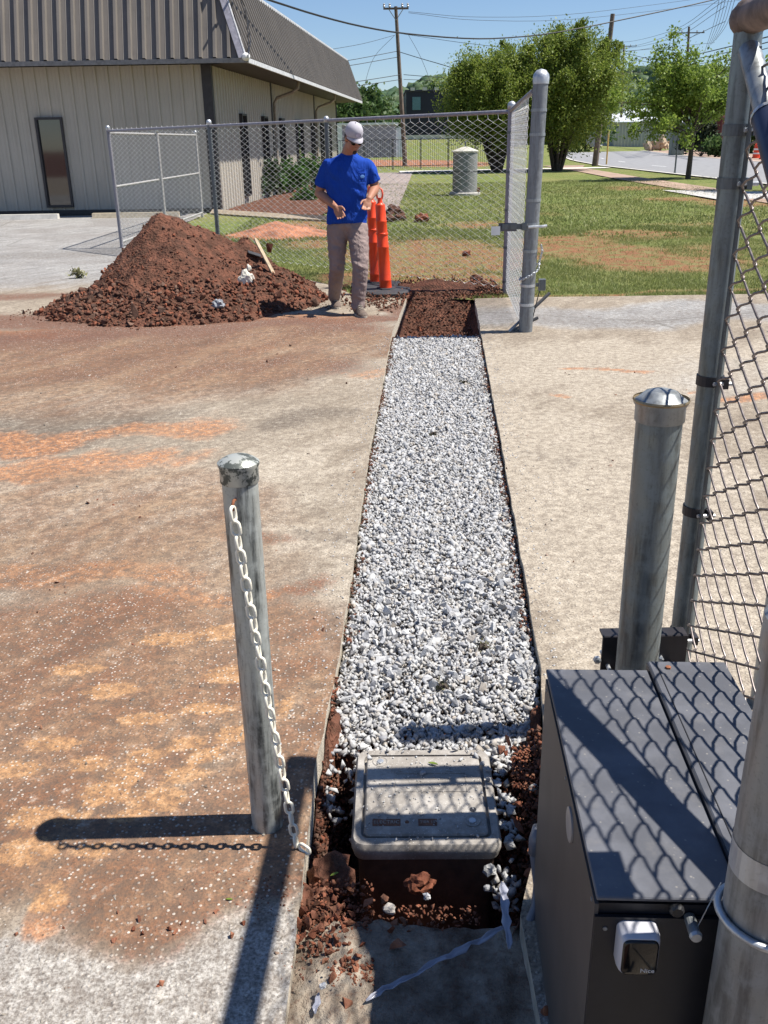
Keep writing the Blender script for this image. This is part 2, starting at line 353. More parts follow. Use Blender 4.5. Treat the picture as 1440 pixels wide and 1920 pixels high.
def lotmat(name):
    t = NT(name)
    nbig = t.noise(.6, 5, .6, vec=t.P); dirv = t.mapv((.42, 1, 1), vec=t.mapv((1, 1, 1), (0, 0, radians(-58)), vec=t.P)); nmid = t.noise(4.2, 7, .72, vec=dirv); nfin = t.noise(22, 5, .7, vec=t.P); ngr = t.noise(150, 3, .6, vec=t.P)
    spk = t.voro(80, vec=t.P); spc = t.voro(80, out='Color', vec=t.P)
    sep = t.n.new('ShaderNodeSeparateColor'); t.l.new(spc, sep.inputs[0]); rnd = sep.outputs[0]
    base = t.ramp(nmid, [(.3, (.25, .205, .155)), (.5, (.35, .295, .225)), (.72, (.47, .405, .32))])
    # old grey asphalt and pale concrete zones
    greyz = blob(t, ('maskA', 0), nmid, .2)
    base = t.mix(greyz, base, t.mix(t.mr(nbig, .42, .62, 0, .7), t.ramp(nmid, [(.3, (.24, .24, .24)), (.55, (.40, .40, .39)), (.75, (.54, .53, .51))]), (.27, .26, .25)))
    conc = blob(t, ('maskA', 1), nfin, .16)
    base = t.mix(conc, base, t.ramp(t.noise(75, 5, .75, vec=t.P), [(.3, (.24, .215, .19)), (.5, (.38, .355, .32)), (.72, (.56, .53, .49))]))
    # dusty pale smears
    nst = t.noise(2.0, 6, .7, vec=dirv)
    pale = blob(t, ('maskA', 2), nmid, .3)
    base = t.mix(t.math('MULTIPLY', pale, .6), base, (.53, .465, .37))
    # dark damp / worn asphalt
    dark = blob(t, ('maskA', 3), nmid, .34)
    base = t.mix(t.math('MULTIPLY', dark, t.mr(nfin, .3, .65, .75, .4)), base, (.085, .07, .058))
    # bright orange dried clay
    ora = blob(t, ('maskB', 0), nmid, .42)
    base = t.mix(t.math('MULTIPLY', ora, t.mr(nfin, .3, .6, .4, .8)), base, t.ramp(nfin, [(.3, (.30, .10, .035)), (.55, (.50, .20, .07)), (.75, (.60, .32, .13))]))
    # dark red-brown clay
    red = blob(t, ('maskB', 1), nfin, .3)
    base = t.mix(t.math('MULTIPLY', red, .88), base, t.ramp(ngr, [(.35, (.10, .040, .025)), (.6, (.20, .078, .044)), (.8, (.30, .14, .08))]))
    tint = blob(t, ('maskB', 2), nbig, .25)
    tcol = t.ramp(nst, [(.33, (.14, .068, .038)), (.47, (.25, .135, .075)), (.6, (.35, .225, .135)), (.7, (.42, .32, .225))])
    base = t.mix(t.math('MULTIPLY', t.math('MULTIPLY', tint, t.mr(nmid, .68, .38, .55, 1)), .88), base, tcol)
    mot = t.noise(11, 7, .78, vec=t.P); base = t.mix(t.math('MULTIPLY', t.mr(mot, .36, .56, .5, 0), t.mr(tint, 0, 1, .3, 1)), base, (.10, .07, .052)); base = t.mix(t.mr(mot, .56, .72, 0, .2), base, (.56, .49, .40))
    blot = blob(t, ('maskB', 3), nfin, .3); base = t.mix(t.math('MULTIPLY', blot, .72), base, t.ramp(nfin, [(.3, (.34, .16, .07)), (.5, (.50, .27, .12)), (.7, (.58, .36, .19))]))
    # exposed pale aggregate chips
    chips = t.math('MULTIPLY', t.mr(rnd, .52, .58), t.mr(spk, .36, .24)); chips = t.math('MULTIPLY', chips, t.mr(nmid, .38, .62, .25, 1))
    col = t.mix(t.math('MULTIPLY', chips, t.mr(red, 0, 1, .6, .9)), base, (.68, .62, .54))
    dk = t.math('MULTIPLY', t.mr(rnd, .26, .2), t.mr(spk, .34, .24)); col = t.mix(t.math('MULTIPLY', dk, .5), col, (.08, .07, .06))
    col = t.mix(t.mr(ngr, .3, .62, .55, 0), col, (.085, .068, .055)); col = t.mix(t.mr(nfin, .34, .6, .42, 0), col, (.12, .09, .07)); col = t.mix(t.mr(nfin, .56, .75, 0, .3), col, (.60, .54, .46))
    # cracks in the old paving far left
    cr = t.voro(.3, 'DISTANCE_TO_EDGE', vec=t.mapv((1, 1, 1), vec=t.n.new('ShaderNodeVectorMath').outputs[0]) if False else t.P); crm = t.math('MULTIPLY', t.mr(cr, .006, .001), greyz)
    col = t.mix(t.math('MULTIPLY', crm, .45), col, (.07, .065, .05))
    b1 = t.bump(t.math('MULTIPLY', t.mr(spk, .0, .5, 1, 0), t.mr(rnd, .3, .9, .2, 1)), .55, .006); b2 = t.bump(nfin, .7, .012, b1); b3 = t.bump(nmid, .35, .012, b2)
    return t.done(col, .92, b3, spec=.25)
m_lot = lotmat('worn_lot_surface')
def polyslab(name, pts, z, th, mat):
    bm = bmesh.new(); vs = [bm.verts.new((x, y, z)) for x, y in pts]; f = bm.faces.new(vs)
    if f.normal.z < 0: f.normal_flip()
    r = bmesh.ops.extrude_face_region(bm, geom=[f]); nv = [e for e in r['geom'] if isinstance(e, bmesh.types.BMVert)]
    for v in nv: v.co.z -= th
    bmesh.ops.recalc_face_normals(bm, faces=bm.faces); bmesh.ops.triangulate(bm, faces=bm.faces)
    me = bpy.data.meshes.new(name); bm.to_mesh(me); bm.free(); return tag(link(name, me, mat), kind='structure')
def jag(E, amp, step=.07, seed=1):
    r = random.Random(seed); out = []
    for (a, b), (c, d) in zip(E[:-1], E[1:]):
        n = max(1, int(math.hypot(c - a, d - b) / step))
        for i in range(n): f = i / n; out.append((a + (c - a) * f + r.uniform(-amp, amp), b + (d - b) * f))
    out.append(E[-1]); return out
Lj = jag(TL, .004, .09, 3); Rj = jag(TR, .004, .09, 4)
m_edge = simple('slab_edge_concrete', (.50, .44, .35), .9, 0, .25, 25, .8, .006)
polyslab('parking_lot', [(-60, -6), (-.235, -6), (-.225, 1.0), (-.214, 1.55)] + Lj + LOT_FAR_L + [(-60, 24.6)], 0, .10, m_edge)
polyslab('driveway', [(.30, -6), (40, -6), (40, 10.25), (6, 10.3), (1.5, 10.42)] + Rj[::-1], 0, .09, m_edge)
def skin(name, xs_of, ys_, side):
    V = []; nx = len(xs_of)
    Xg = np.zeros((len(ys_), nx)); Yg = np.zeros((len(ys_), nx))
    for j, y in enumerate(ys_):
        if side < 0:
            x1 = (np.interp(y, [-6, 1.0, 1.55] + [p[1] for p in Lj], [-.235, -.225, -.214] + [p[0] for p in Lj]) if y < 10.45 else np.interp(y, [10.45] + [p[1] for p in LOT_FAR_L], [Lj[-1][0]] + [p[0] for p in LOT_FAR_L])) + .001; x0 = -60
        else:
            x1 = 40; x0 = np.interp(y, [-6] + [p[1] for p in Rj], [.30] + [p[0] for p in Rj]) - .001
        Xg[j] = x1 - (x1 - x0) * xs_of if side < 0 else x0 + (x1 - x0) * xs_of; Yg[j] = y if side < 0 or y < 10.3 else y + (0 if y < 10.3 else 0)
    Z = .003 + .0014 * np.clip(fbm(Xg, Yg, 2, 71) + fbm(Xg, Yg, 17, 72), -1, 1) * (Yg < 12)
    i = np.arange(Xg.size).reshape(Xg.shape); F = np.stack([i[:-1, :-1], i[:-1, 1:], i[1:, 1:], i[1:, :-1]], -1).reshape(-1, 4)
    if side < 0: F = F[:, ::-1]
    o = tag(fill_mesh(name, np.stack([Xg.ravel(), Yg.ravel(), Z.ravel()], 1), F, m_lot, None, True), kind='structure'); set_masks(o, LOTM)
ux = np.concatenate([np.linspace(0, 5, 150), np.linspace(5.15, 16, 60), np.linspace(18, 59.7, 12)]); 
yy = np.concatenate([np.arange(-6, .6, .6), np.arange(.6, 4, .03), np.arange(4, 10.35, .06)])
skin('lot_surface', ux / ux[-1], np.concatenate([yy, np.arange(10.4, 24.6, .14)]), -1); ux2 = np.concatenate([np.linspace(0, 4.5, 90), np.linspace(4.8, 39, 20)]); skin('driveway_surface', ux2 / ux2[-1], np.concatenate([yy, [10.37]]), 1)
# soil
def soilmat(name, wet=.0):
    t = NT(name); a = t.noise(7, 6, .7, vec=t.P); b = t.noise(45, 5, .7, vec=t.P); c = t.voro(38, vec=t.P)
    col = t.ramp(a, [(.28, (.045, .027, .019)), (.45, (.10, .048, .032)), (.62, (.18, .078, .05)), (.8, (.25, .125, .078))])
    col = t.mix(t.mr(b, .55, .75, 0, .5), col, (.12, .085, .055))
    n = t.bump(c, .8, .02); n = t.bump(b, .8, .015, n)
    return t.done(col, .95, n, spec=.15)
m_soil = soilmat('red_brown_soil')
def clodmat(name, cs):
    t = NT(name); r = t.geo.outputs['Random Per Island']; oi = t.n.new('ShaderNodeObjectInfo').outputs['Random']
    q = t.math('FRACT', t.math('ADD', r, oi)); a = t.noise(30, 4, .7, vec=t.P)
    col = t.ramp(q, [(i / (len(cs) - 1), c) for i, c in enumerate(cs)]); col = t.mix(t.mr(a, .3, .7, .5, 0), col, tuple(x * .35 for x in cs[0]))
    return t.done(col, .95, t.bump(t.noise(90, 3, vec=t.P), .6, .006), spec=.15)
m_clod = clodmat('clay_clods', [(.095, .05, .036), (.16, .07, .046), (.13, .078, .056), (.30, .105, .06), (.11, .062, .046), (.21, .13, .095)])
m_clodr = clodmat('bright_clay_clods', [(.18, .07, .042), (.29, .10, .056), (.16, .075, .05), (.32, .14, .085), (.22, .11, .07)])
m_grav = clodmat('white_gravel', [(.44, .44, .44), (.58, .58, .58), (.38, .385, .40), (.66, .66, .65), (.48, .455, .42), (.33, .335, .36), (.60, .60, .60), (.51, .51, .52), (.42, .37, .31), (.54, .54, .54)])
m_peb = clodmat('loose_pebbles', [(.30, .27, .23), (.6, .56, .5), (.24, .11, .06), (.42, .38, .32), (.12, .09, .07), (.5, .45, .38)])
# trench: cross section along Y
ys = np.concatenate([np.arange(1.60, 2.6, .02), np.arange(2.6, 8.2, .12), np.arange(8.2, 11.3, .03)])
def trench_z(Y): return np.where(Y < 2.5, -.36, np.where(Y < 8.4, -.15, -.30 + .05 * sst(Y, 8.4, 9.0) + .32 * sst(Y, 9.7, 10.9)))
us = np.concatenate([[0, .0], np.linspace(.04, .96, 40), [1, 1]])
VV = []; nu = len(us)
for j, Y in enumerate(ys):
    xl = np.interp(Y, [p[1] for p in TL], [p[0] for p in TL]) + .004; xr = np.interp(Y, [p[1] for p in TR], [p[0] for p in TR]) - .004
    if Y > 10.4: xl -= .1 * (Y - 10.4); xr += .05
    zb = float(trench_z(np.array([Y]))[0]); zt = -.088 if Y < 10.4 else .02
    for i, u in enumerate(us):
        x = xl + (xr - xl) * u; nz = noise.noise(Vector((x * 9, Y * 9, 3))) * .03 + noise.noise(Vector((x * 30, Y * 30, 1))) * .012
        side = min(u, 1 - u)
        z = zt if i in (0, nu - 1) else zb + nz + (abs(zb) - .10) * max(0, 1 - side / .09) ** 1.5 * .75
        if i in (1, nu - 2): z = max(zb, -.12)
        if Y < 2.5:   # pit: soil banks up at the back left and front
            z += .24 * float(sst(np.array([Y]), 2.22, 2.45)[0]) * (1 if i not in (0, nu - 1) else 0) + .20 * float(1 - sst(np.array([Y]), 1.60, 1.70)[0]) * (i not in (0, nu - 1))
        VV.append((x, Y, min(z, .05 if Y > 10.45 else -.03)))
i_ = np.arange(len(ys) * nu).reshape(len(ys), nu); FF = np.stack([i_[:-1, :-1], i_[:-1, 1:], i_[1:, 1:], i_[1:, :-1]], -1).reshape(-1, 4)
trench = tag(fill_mesh('trench_soil', np.array(VV), FF, m_soil), kind='structure')
# broken pavement in front of the pit, a little lower
def brokenmat():
    t = NT('broken_pavement'); a = t.noise(9, 6, .7, vec=t.P); b = t.noise(60, 4, .7, vec=t.P)
    col = t.ramp(a, [(.3, (.10, .07, .05)), (.5, (.25, .205, .16)), (.7, (.42, .37, .30))]); col = t.mix(t.mr(b, .5, .7, 0, .5), col, (.16, .08, .05))
    return t.done(col, .93, t.bump(b, .8, .012, t.bump(a, .8, .03)), spec=.2)
grid('broken_pavement', np.arange(-.226, .305, .012), np.arange(.6, 1.665, .012), lambda X, Y: -.035 + .02 * fbm(X, Y, 9, 5) + .008 * fbm(X, Y, 40, 6) - .16 * sst(Y, 1.625, 1.66) - .02*sst(X,-.1,.1), brokenmat())
# lawn with driveway beyond
LAWNM = {'maskC': [[(1130, 470, 1.5, 1.5, 0, 1), (1230, 490, 1.5, 1.0, 0, .9), (1060, 450, .9, 1.2, 0, .95), (1180, 440, 1.6, 1.2, 0, .8), (820, 470, 1.3, 2.6, 0, 1.1), (770, 500, 1.1, 1.8, 0, 1.1), (900, 480, .9, 2.2, 0, 1), (560, 425, 1.0, 2.2, 0, 1), (590, 455, .8, 1.2, 0, .9), (850, 530, 1.2, 1.1, 0, 1.1), (640, 520, .5, .8, 0, .9), (700, 480, .8, 1.6, 0, .9),  (1350, 470, .9, 1.4, 0, .5), (1290, 545, 2.2, .14, 0, .8), (1060, 548, 1.0, .14, 0, .7), (900, 420, 1, 1.4, 0, .7), (1410, 380, 1.6, 1.6, 0, 1), (1290, 372, 1.8, 1.0, 0, .9), (1190, 352, 1.6, 1.8, 0, .7), (1010, 400, .8, 1.2, 0, .4), (1300, 420, 1.6, .8, 0, .45)],
 [(700, 305, 3.6, 13, 0, 1), (790, 305, 3.2, 13, 0, 1), (850, 306, 2.6, 12, 0, 1), (640, 312, 2, 8, 0, .8), (560, 425, .7, 1.0, 0, .7)]]}
def lawnmat():
    t = NT('lawn'); a = t.noise(.35, 5, .6, vec=t.P); b = t.noise(4, 5, .7, vec=t.P); c = t.noise(40, 4, .7, vec=t.P)
    v = t.mapv((1, .35, 1), vec=t.P); d = t.noise(9, 4, .7, vec=v)
    col = t.ramp(b, [(.3, (.12, .15, .045)), (.5, (.185, .215, .07)), (.72, (.29, .30, .12))]); col = t.mix(t.mr(d, .35, .65, .5, 0), col, (.06, .095, .018))
    dry = t.mr(a, .45, .62, 0, .6); col = t.mix(dry, col, t.ramp(c, [(.3, (.17, .17, .06)), (.7, (.30, .27, .12))]))
    dirt = blob(t, ('maskC', 0), b, .34)
    dc = t.ramp(c, [(.3, (.11, .055, .035)), (.5, (.26, .12, .065)), (.7, (.38, .19, .10))]); dc = t.mix(t.mr(b, .4, .62), dc, (.22, .20, .085))
    col = t.mix(dirt, col, dc)
    clay = blob(t, ('maskC', 1), b, .15); col = t.mix(clay, col, (.34, .165, .10))
    return t.done(col, .95, t.bump(c, .9, .03, t.bump(d, .7, .05)), spec=.1)
m_lawn = lawnmat()
def terr(X, Y):
    z = -.012 + .02 * fbm(X, Y, .9, 9) * sst(Y, 10.8, 14) + 1.9 * sst(Y, 112, 190) * (1 - sst(X, 20, 45))
    return z + np.where((Y > 52), .0, 0)
# lawn grid: its near edge follows the lot edge
def lawn():
    fr = [(1.052, 10.36), (1.5, 10.42), (6, 10.3), (40, 10.25), (300, 10.2), (1500, 10.2)]
    ys2 = np.concatenate([np.linspace(0, 6, 40), np.linspace(6.4, 40, 50), np.linspace(44, 230, 60), np.linspace(300, 3000, 10)])
    xs = np.concatenate([np.linspace(-1500, -60, 8), np.linspace(-50, -4.6, 12), np.linspace(-4.42, 14, 120), np.linspace(14.6, 60, 40), np.linspace(80, 1500, 10)])
    f0 = np.interp(xs, [-1500, -4.5, -4.4, -4.25, -2.6, -1.6, -.7, -.30, .29, 1.05, 1.5, 6, 40], [24.5, 24.5, 19, 15.85, 14.06, 13.0, 11.7, 10.72, 10.72, 10.36, 10.40, 10.28, 10.23])
    X = np.repeat(xs[None], len(ys2), 0); Y = f0[None] + ys2[:, None]; Z = terr(X, Y)
    n, m = X.shape[1], X.shape[0]; i = np.arange(n * m).reshape(m, n); F = np.stack([i[:-1, :-1], i[:-1, 1:], i[1:, 1:], i[1:, :-1]], -1).reshape(-1, 4)
    tag(fill_mesh('lawn_ground', np.stack([X.ravel(), Y.ravel(), Z.ravel()], 1), F, m_lawn, None, True), kind='structure'); set_masks(bpy.data.objects['lawn_ground'], LAWNM)
lawn()
grid('subsoil', np.array([-400, 400.]), np.array([-400, 3500.]), lambda X, Y: X * 0 - .6, m_soil)
# grass blades (near strip of the lawn)
def grass(name, n, xr, yr, h, w, dens=None):
    X = RNG.uniform(*xr, n * 2); Y = yr[0] + (yr[1] - yr[0]) * RNG.uniform(0, 1, n * 2) ** 1.5
    lim = np.interp(X, [-4.5, -4.25, -2.6, -1.6, -.7, -.30, .29, 1.05, 1.5, 6, 40], [19, 15.95, 14.15, 13.1, 11.8, 10.95, 10.95, 10.44, 10.44, 10.32, 10.27])
    md = npmask(X, Y, LAWNM['maskC'][0]) + .5 * fbm(X, Y, 3, 4)
    keep = (Y > lim) & (RNG.uniform(0, 1, n * 2) > sst(md, .25, .75) * .9) & (fbm(X, Y, 1.6, 8) > RNG.uniform(-1.0, .3, n * 2)); X = X[keep][:n]; Y = Y[keep][:n]; n = len(X)
    Z = terr(X, Y); a = RNG.uniform(0, 2 * pi, n); hh = h * RNG.uniform(.4, 1.4, n); ww = w * RNG.uniform(.7, 1.3, n)
    dx = np.cos(a) * ww; dy = np.sin(a) * ww; lx = RNG.normal(0, .6, n) * hh; ly = RNG.normal(0, .6, n) * hh
    V = np.stack([np.stack([X - dx, Y - dy, Z - .005], 1), np.stack([X + dx, Y + dy, Z - .005], 1), np.stack([X + lx, Y + ly, Z + hh], 1)], 1).reshape(-1, 3)
    tag(fill_mesh(name, V, np.arange(3 * n).reshape(n, 3), m_grassb), kind='stuff')
grass('grass', 130000, (-4.3, 6.5), (10.3, 19), .035, .005)
grass('lawn_grass', 60000, (-3, 11), (17, 40), .05, .014)
# tall weeds along the lot edge
# paths, road
m_road = simple('road_asphalt', (.24, .24, .245), .9, 0, .15, 2.5, .4, .01)
m_walk = simple('dusty_path', (.34, .24, .18), .95, 0, .25, 1.4, .4, .01)
m_slabw = simple('new_concrete', (.46, .44, .42), .9, 0, .12, 2, .3)
m_mulch = soilmat('mulch_soil')
def sheet(name, pts, z, mat, kind='structure'):
    V = [(x, y, z) for x, y in pts]; me = bpy.data.meshes.new(name); me.from_pydata(V, [], [tuple(range(len(V)))]); me.update()
    bm = bmesh.new(); bm.from_mesh(me); bmesh.ops.recalc_face_normals(bm, faces=bm.faces)
    if bm.faces[:][0].normal.z < 0: bmesh.ops.reverse_faces(bm, faces=bm.faces)
    bmesh.ops.triangulate(bm, faces=bm.faces); bm.to_mesh(me); bm.free(); return tag(link(name, me, mat), kind=kind)
def center_x(Y): return np.interp(Y, [-50, 60, 75, 95, 125, 160, 225, 400], [16.6 + 2.4, 19.0, 20.2, 23, 28, 34, 45, 80])
def strip(name, off0, off1, Ys, z, mat):
    L = [(float(center_x(y)) + off0, y) for y in Ys]; Rr = [(float(center_x(y)) + off1, y) for y in Ys]
    V = [(x, y, z) for x, y in L] + [(x, y, z) for x, y in Rr]; n = len(Ys); F = [(i, n + i, n + i + 1, i + 1) for i in range(n - 1)]
    me = bpy.data.meshes.new(name); me.from_pydata(V, [], F); me.update(); return tag(link(name, me, mat), kind='structure')
RY = list(np.arange(-40, 60, 5.)) + list(np.arange(60, 400, 6.))
strip('road', -5.2, 5.4, RY, .022, m_road)
for k, y in enumerate(np.arange(20, 200, 12.)):
    strip('lane_line', -2.55, -2.42, [y, y + 3], .027, m_white)
strip('kerb', -5.38, -5.2, RY, .05, m_concl)
strip('far_kerb', 5.4, 5.58, RY, .05, m_concl)
strip('far_verge', 5.6, 16, list(np.arange(30, 160, 6.)), .016, m_walk)
sheet('sidewalk', [(10.0, 20), (11.2, 20), (11.3, 40), (11.9, 57), (13.2, 62.5), (10.5, 62.5), (10.4, 50), (10.0, 40)], .018, m_walk)
sheet('side_street', [(-1, 56.3), (30, 60), (30, 63.5), (-1, 59.8)], .019, m_concl) if False else None
sheet('footpath', [(1.2, 54.0), (13.3, 55.8), (13.3, 57.6), (1.2, 56.6)], .024, m_concl)
sheet('concrete_slab', [(9.3, 26.5), (13.6, 26.5), (13.6, 28.6), (11.1, 30.3), (9.25, 31.6)], .023, m_slabw)
sheet('far_driveway', [(-.55, 24.0), (.45, 24.0), (1.9, 54), (-.3, 54)], .020, simple('driveway_grey', (.27, .22, .20), .9, 0, .2, 1.5, .4, .01))
# ================================================================== HILLS, DISTANT TREES
def clumps(name, P, size, mat, label=None, seed=0, sub=2):
    bm = bmesh.new(); bmesh.ops.create_icosphere(bm, subdivisions=sub, radius=1)
    vr = []
    for k in range(6):
        b2 = bm.copy()
        for v in b2.verts:
            d = noise.noise(v.co * 2.3 + Vector((k * 9, 0, 0))) * .45 + noise.noise(v.co * 6 + Vector((0, k * 9, 0))) * .25; v.co *= 1 + d
        bmesh.ops.triangulate(b2, faces=b2.faces); b2.verts.index_update()
        vr.append((np.array([v.co for v in b2.verts]), np.array([[v.index for v in f.verts] for f in b2.faces]))); b2.free()
    bm.free(); return scatter(name, P, size, mat, None, vr)
def hillmesh(name, x0, x1, Y0, depth, prof, mat):
    xs = np.linspace(x0, x1, 90); ys_ = np.linspace(Y0, Y0 + depth, 24)
    def zf(X, Y): u = (Y - Y0) / depth; return np.interp(X, prof[0], prof[1]) * np.sin(np.clip(u, 0, 1) * pi * .55) + 6 * fbm(X, Y, .012, 3) * u - 1
    o = grid(name, xs, ys_, zf, mat); return zf
def Xat(px, Y, py=262): return at(px, py, Y).x
def Zat(px, py, Y): return at(px, py, Y).z
Yh = 700
profp = [(380, 205), (600, 200), (655, 205), (700, 178), (760, 168), (800, 150), (835, 146), (880, 165), (960, 190), (1080, 190), (1150, 160), (1180, 135), (1230, 128), (1300, 130), (1380, 145), (1500, 150), (1700, 170)]
prof = ([Xat(p[0], Yh + 350) for p in profp], [Zat(p[0], p[1], Yh + 350) - 7 for p in profp])
m_hill = simple('hill_ground', (.07, .11, .05), .95, 0, .3, .02, .3)
zf = hillmesh('hills', prof[0][0] - 300, prof[0][-1] + 300, Yh, 420, prof, m_hill)
n = 5200; X = RNG.uniform(prof[0][0] - 100, prof[0][-1] + 50, n); Y = Yh + 420 * RNG.uniform(0, 1, n) ** .8
P = np.stack([X, Y, zf(X, Y) + 2], 1)
forest = clumps('hill_forest', P, RNG.uniform(5, 11, n), m_leafE); tag(forest, 'mixed green forest covering the far hillside beyond the town', 'forest', kind='stuff')
def leafytree(name, base, H, Wd, mat, label, n=6000, leaf=.28, trunk=True, group=None, cat='tree', lean=0, seed=0, low=.25):
    r = random.Random(seed); root = empty(name, base, label, cat, group)
    mb = MB(); C, Sg = [], []
    top = Vector((lean, 0, H * .55)); mb.tube([(0, 0, -.1), (lean * .3, 0, H * .25), top], [H * .025, H * .018, H * .01], 7)
    for k in range(16):
        a = r.uniform(0, 2 * pi); rr = Wd * .5 * r.uniform(.25, .8); z = H * r.uniform(low + .1, .9); f = 1 - abs((z / H - .55)) * .9
        p = Vector((cos(a) * rr * f + lean, sin(a) * rr * f, z)); st = Vector((lean * .5, 0, H * r.uniform(.2, .5)))
        mb.tube([st, (st + p) * .5 + Vector((0, 0, H * .04)), p], [H * .01, H * .006, H * .002], 5)
        for q in range(4): C.append(p + Vector((r.gauss(0, 1), r.gauss(0, 1), r.gauss(0, .8))) * Wd * .09); Sg.append(Wd * r.uniform(.035, .075))
    if trunk: mb.build('trunk', m_bark, root)
    leaves([list(c) for c in C], Sg, n, leaf, mat, 'crown', root); return root
# row of trees across the street behind the container
k = 0
for px, py, Y, Wd, n in ((640, 205, 150, 9, 2500), (668, 202, 165, 11, 3000), (700, 200, 150, 10, 3000), (728, 206, 205, 9, 2500), (560, 215, 170, 9, 1200),
                      (835, 172, 215, 13, 2500), (890, 170, 220, 12, 2500), (960, 205, 160, 11, 2500), (1000, 210, 150, 8, 1800)):
    b = at(px, 262, Y); H = Zat(px, py, Y)
    lab = ['leftmost round green tree rising behind the pale long shed', 'wide mid green tree above the shed near the building end', 'broad green tree behind the middle of the long shed', 'green tree just left of the tall utility pole behind the shed', 'green tree mostly hidden by the metal building end',
           'green tree behind the dark building on the hillside', 'green tree between the dark building and the left myrtle', 'distant tree glimpsed behind the left myrtle trunks', 'distant tree glimpsed between the two myrtles'][k]
    leafytree('broadleaf_tree', (b.x, Y, 0 if Y < 112 else .9), H + 1, Wd, m_leafD, lab, n, .55, group='trees beyond the lot', seed=k, low=.0); k += 1
for j, (px, py, Y, Wd, n, lab) in enumerate(((1215, 195, 190, 9, 1500, 'small dark tree on the slope left of the grey sheds'), (1420, 180, 95, 9, 3000, 'dense green tree at the right edge behind the tall gate post'), (1340, 215, 110, 7, 2000, 'bushy tree behind the grey cabinet across the road'), (1100, 225, 120, 6, 1500, 'low tree beside the road behind the right myrtle'))):
    b = at(px, 262, Y); leafytree('broadleaf_tree', (b.x, Y, 0), Zat(px, py, Y) + .5, Wd, m_leafD, lab, n, .4, group='trees beyond the lot', seed=30 + j, low=.02)
# ================================================================== FAR BUILDINGS
def boxpart(name, c, d, mat, parent, rz=0): return MB().box(c, d, rz=rz).build(name, mat, parent)
m_dark = simple('dark_navy_siding', (.012, .013, .025), .6, 0, .3, .3, .2)
m_glass = simple('window_glass', (.02, .022, .025), .04, 0, .2, 1, 0, 1.0); m_glass.node_tree.nodes['Principled BSDF'].inputs['IOR'].default_value = 2.0
Y = 185; x0 = Xat(762, Y); x1 = Xat(905, Y); zt = Zat(780, 171, Y); zb = terr(np.array([x0]), np.array([float(Y)]))[0]
bd = empty('dark_building', ((x0 + x1) / 2, Y, zb), 'large windowless dark navy building beyond the lawn behind the utility pole', 'building')
boxpart('wall', (0, 10, (zt - zb) / 2 - .3), (x1 - x0, 20, zt - zb + .6), m_dark, bd); boxpart('roof_edge', (0, 10, zt - zb + .1), (x1 - x0 + .4, 20.4, .3), simple('dark_trim', (.03, .03, .045), .5), bd)
boxpart('window', (Xat(781, Y) - (x0 + x1) / 2, -.06, Zat(781, 194, Y) - zb), (1.5, .1, 2.2), simple('teal_sign', (.10, .2, .22), .4), bd)
for k in range(5):
    px = 774 + 22 * k; m = MB(); m.box((Xat(px, Y) - (x0 + x1) / 2, -.25, zt - zb + .35), (.8, .5, .5)); m.build('roof_light', m_concl, bd)
boxpart('base_band', (0, -.12, .35), (x1 - x0 + .3, .2, .7), m_concl, bd)
# long pale lavender shed
Y = 106; x0 = Xat(627, Y); x1 = Xat(757, Y); zt = Zat(700, 234, Y)
sh = empty('storage_shed', ((x0 + x1) / 2, Y, 0), 'long lavender grey corrugated shed with white end wall seen through the fence', 'shed'); xc = (x0 + x1) / 2
m_lav = simple('lavender_siding', (.42, .35, .42), .6, 0, .08, 1, 0); m_lavd = simple('lavender_siding_dark', (.36, .30, .37), .6, 0, .08, 1, 0)
xa = Xat(742, Y); m = MB().box(((x0 + xa) / 2 - xc, 2, zt / 2), (xa - x0, 4, zt)); m.build('wall', m_lav, sh)
pm = None
for k in range(int((xa - x0) / .45)):
    o = MB().box((0, 0, 0), (.16, .07, zt - .3)).build('rib', m_lavd, sh) if pm is None else link('rib', pm, None, sh)
    pm = o.data; o.location = (x0 - xc + .3 + k * .45, -.04, zt / 2)
boxpart('roof', ((x0 + xa) / 2 - xc, 2, zt + .1), (xa - x0 + .6, 4.4, .2), m_white, sh); boxpart('end_wall', ((xa + x1) / 2 - xc + .03, 2.2, zt / 2 - .15), (x1 - xa, 3.6, zt - .3), simple('white_siding', (.7, .72, .78), .6, 0, .05, 1, 0), sh)
boxpart('corner_panel', (Xat(634, Y) - xc, -.12, zt / 2), (.9, .1, zt), m_white, sh)
# iron fence in front of the shed
def picket_fence(name, p0, p1, h, n, label, mat, sp=1):
    root = empty(name, (p0[0], p0[1], p0[2]), label, 'fence'); d = Vector(p1) - Vector(p0); a = atan2(d.y, d.x); L = d.length; root.rotation_euler = (0, 0, a)
    for z in (h - .05, .2): MB().box((L / 2, 0, z), (L, .03, .04)).build('rail', mat, root)
    me = None
    for k in range(n + 1):
        o = MB().box((0, 0, h / 2), (.05, .05, h)).build('post', mat, root) if me is None else link('post', me, None, root); me = o.data; o.location = (L * k / n, 0, 0)
    m = MB(); q = int(L / .14)
    for k in range(q): m.box((L * (k + .5) / q, 0, h / 2), (.016, .016, h - .1))
    tag(m.build('picket', mat, root), kind='stuff'); return root
pA = g(628, 322); pB = g(935, 312); picket_fence('iron_fence', (pA.x, 58.5, 0), (pB.x, 62, 0), 1.75, 6, 'thin black iron fence standing along the far side of the lawn', m_black)
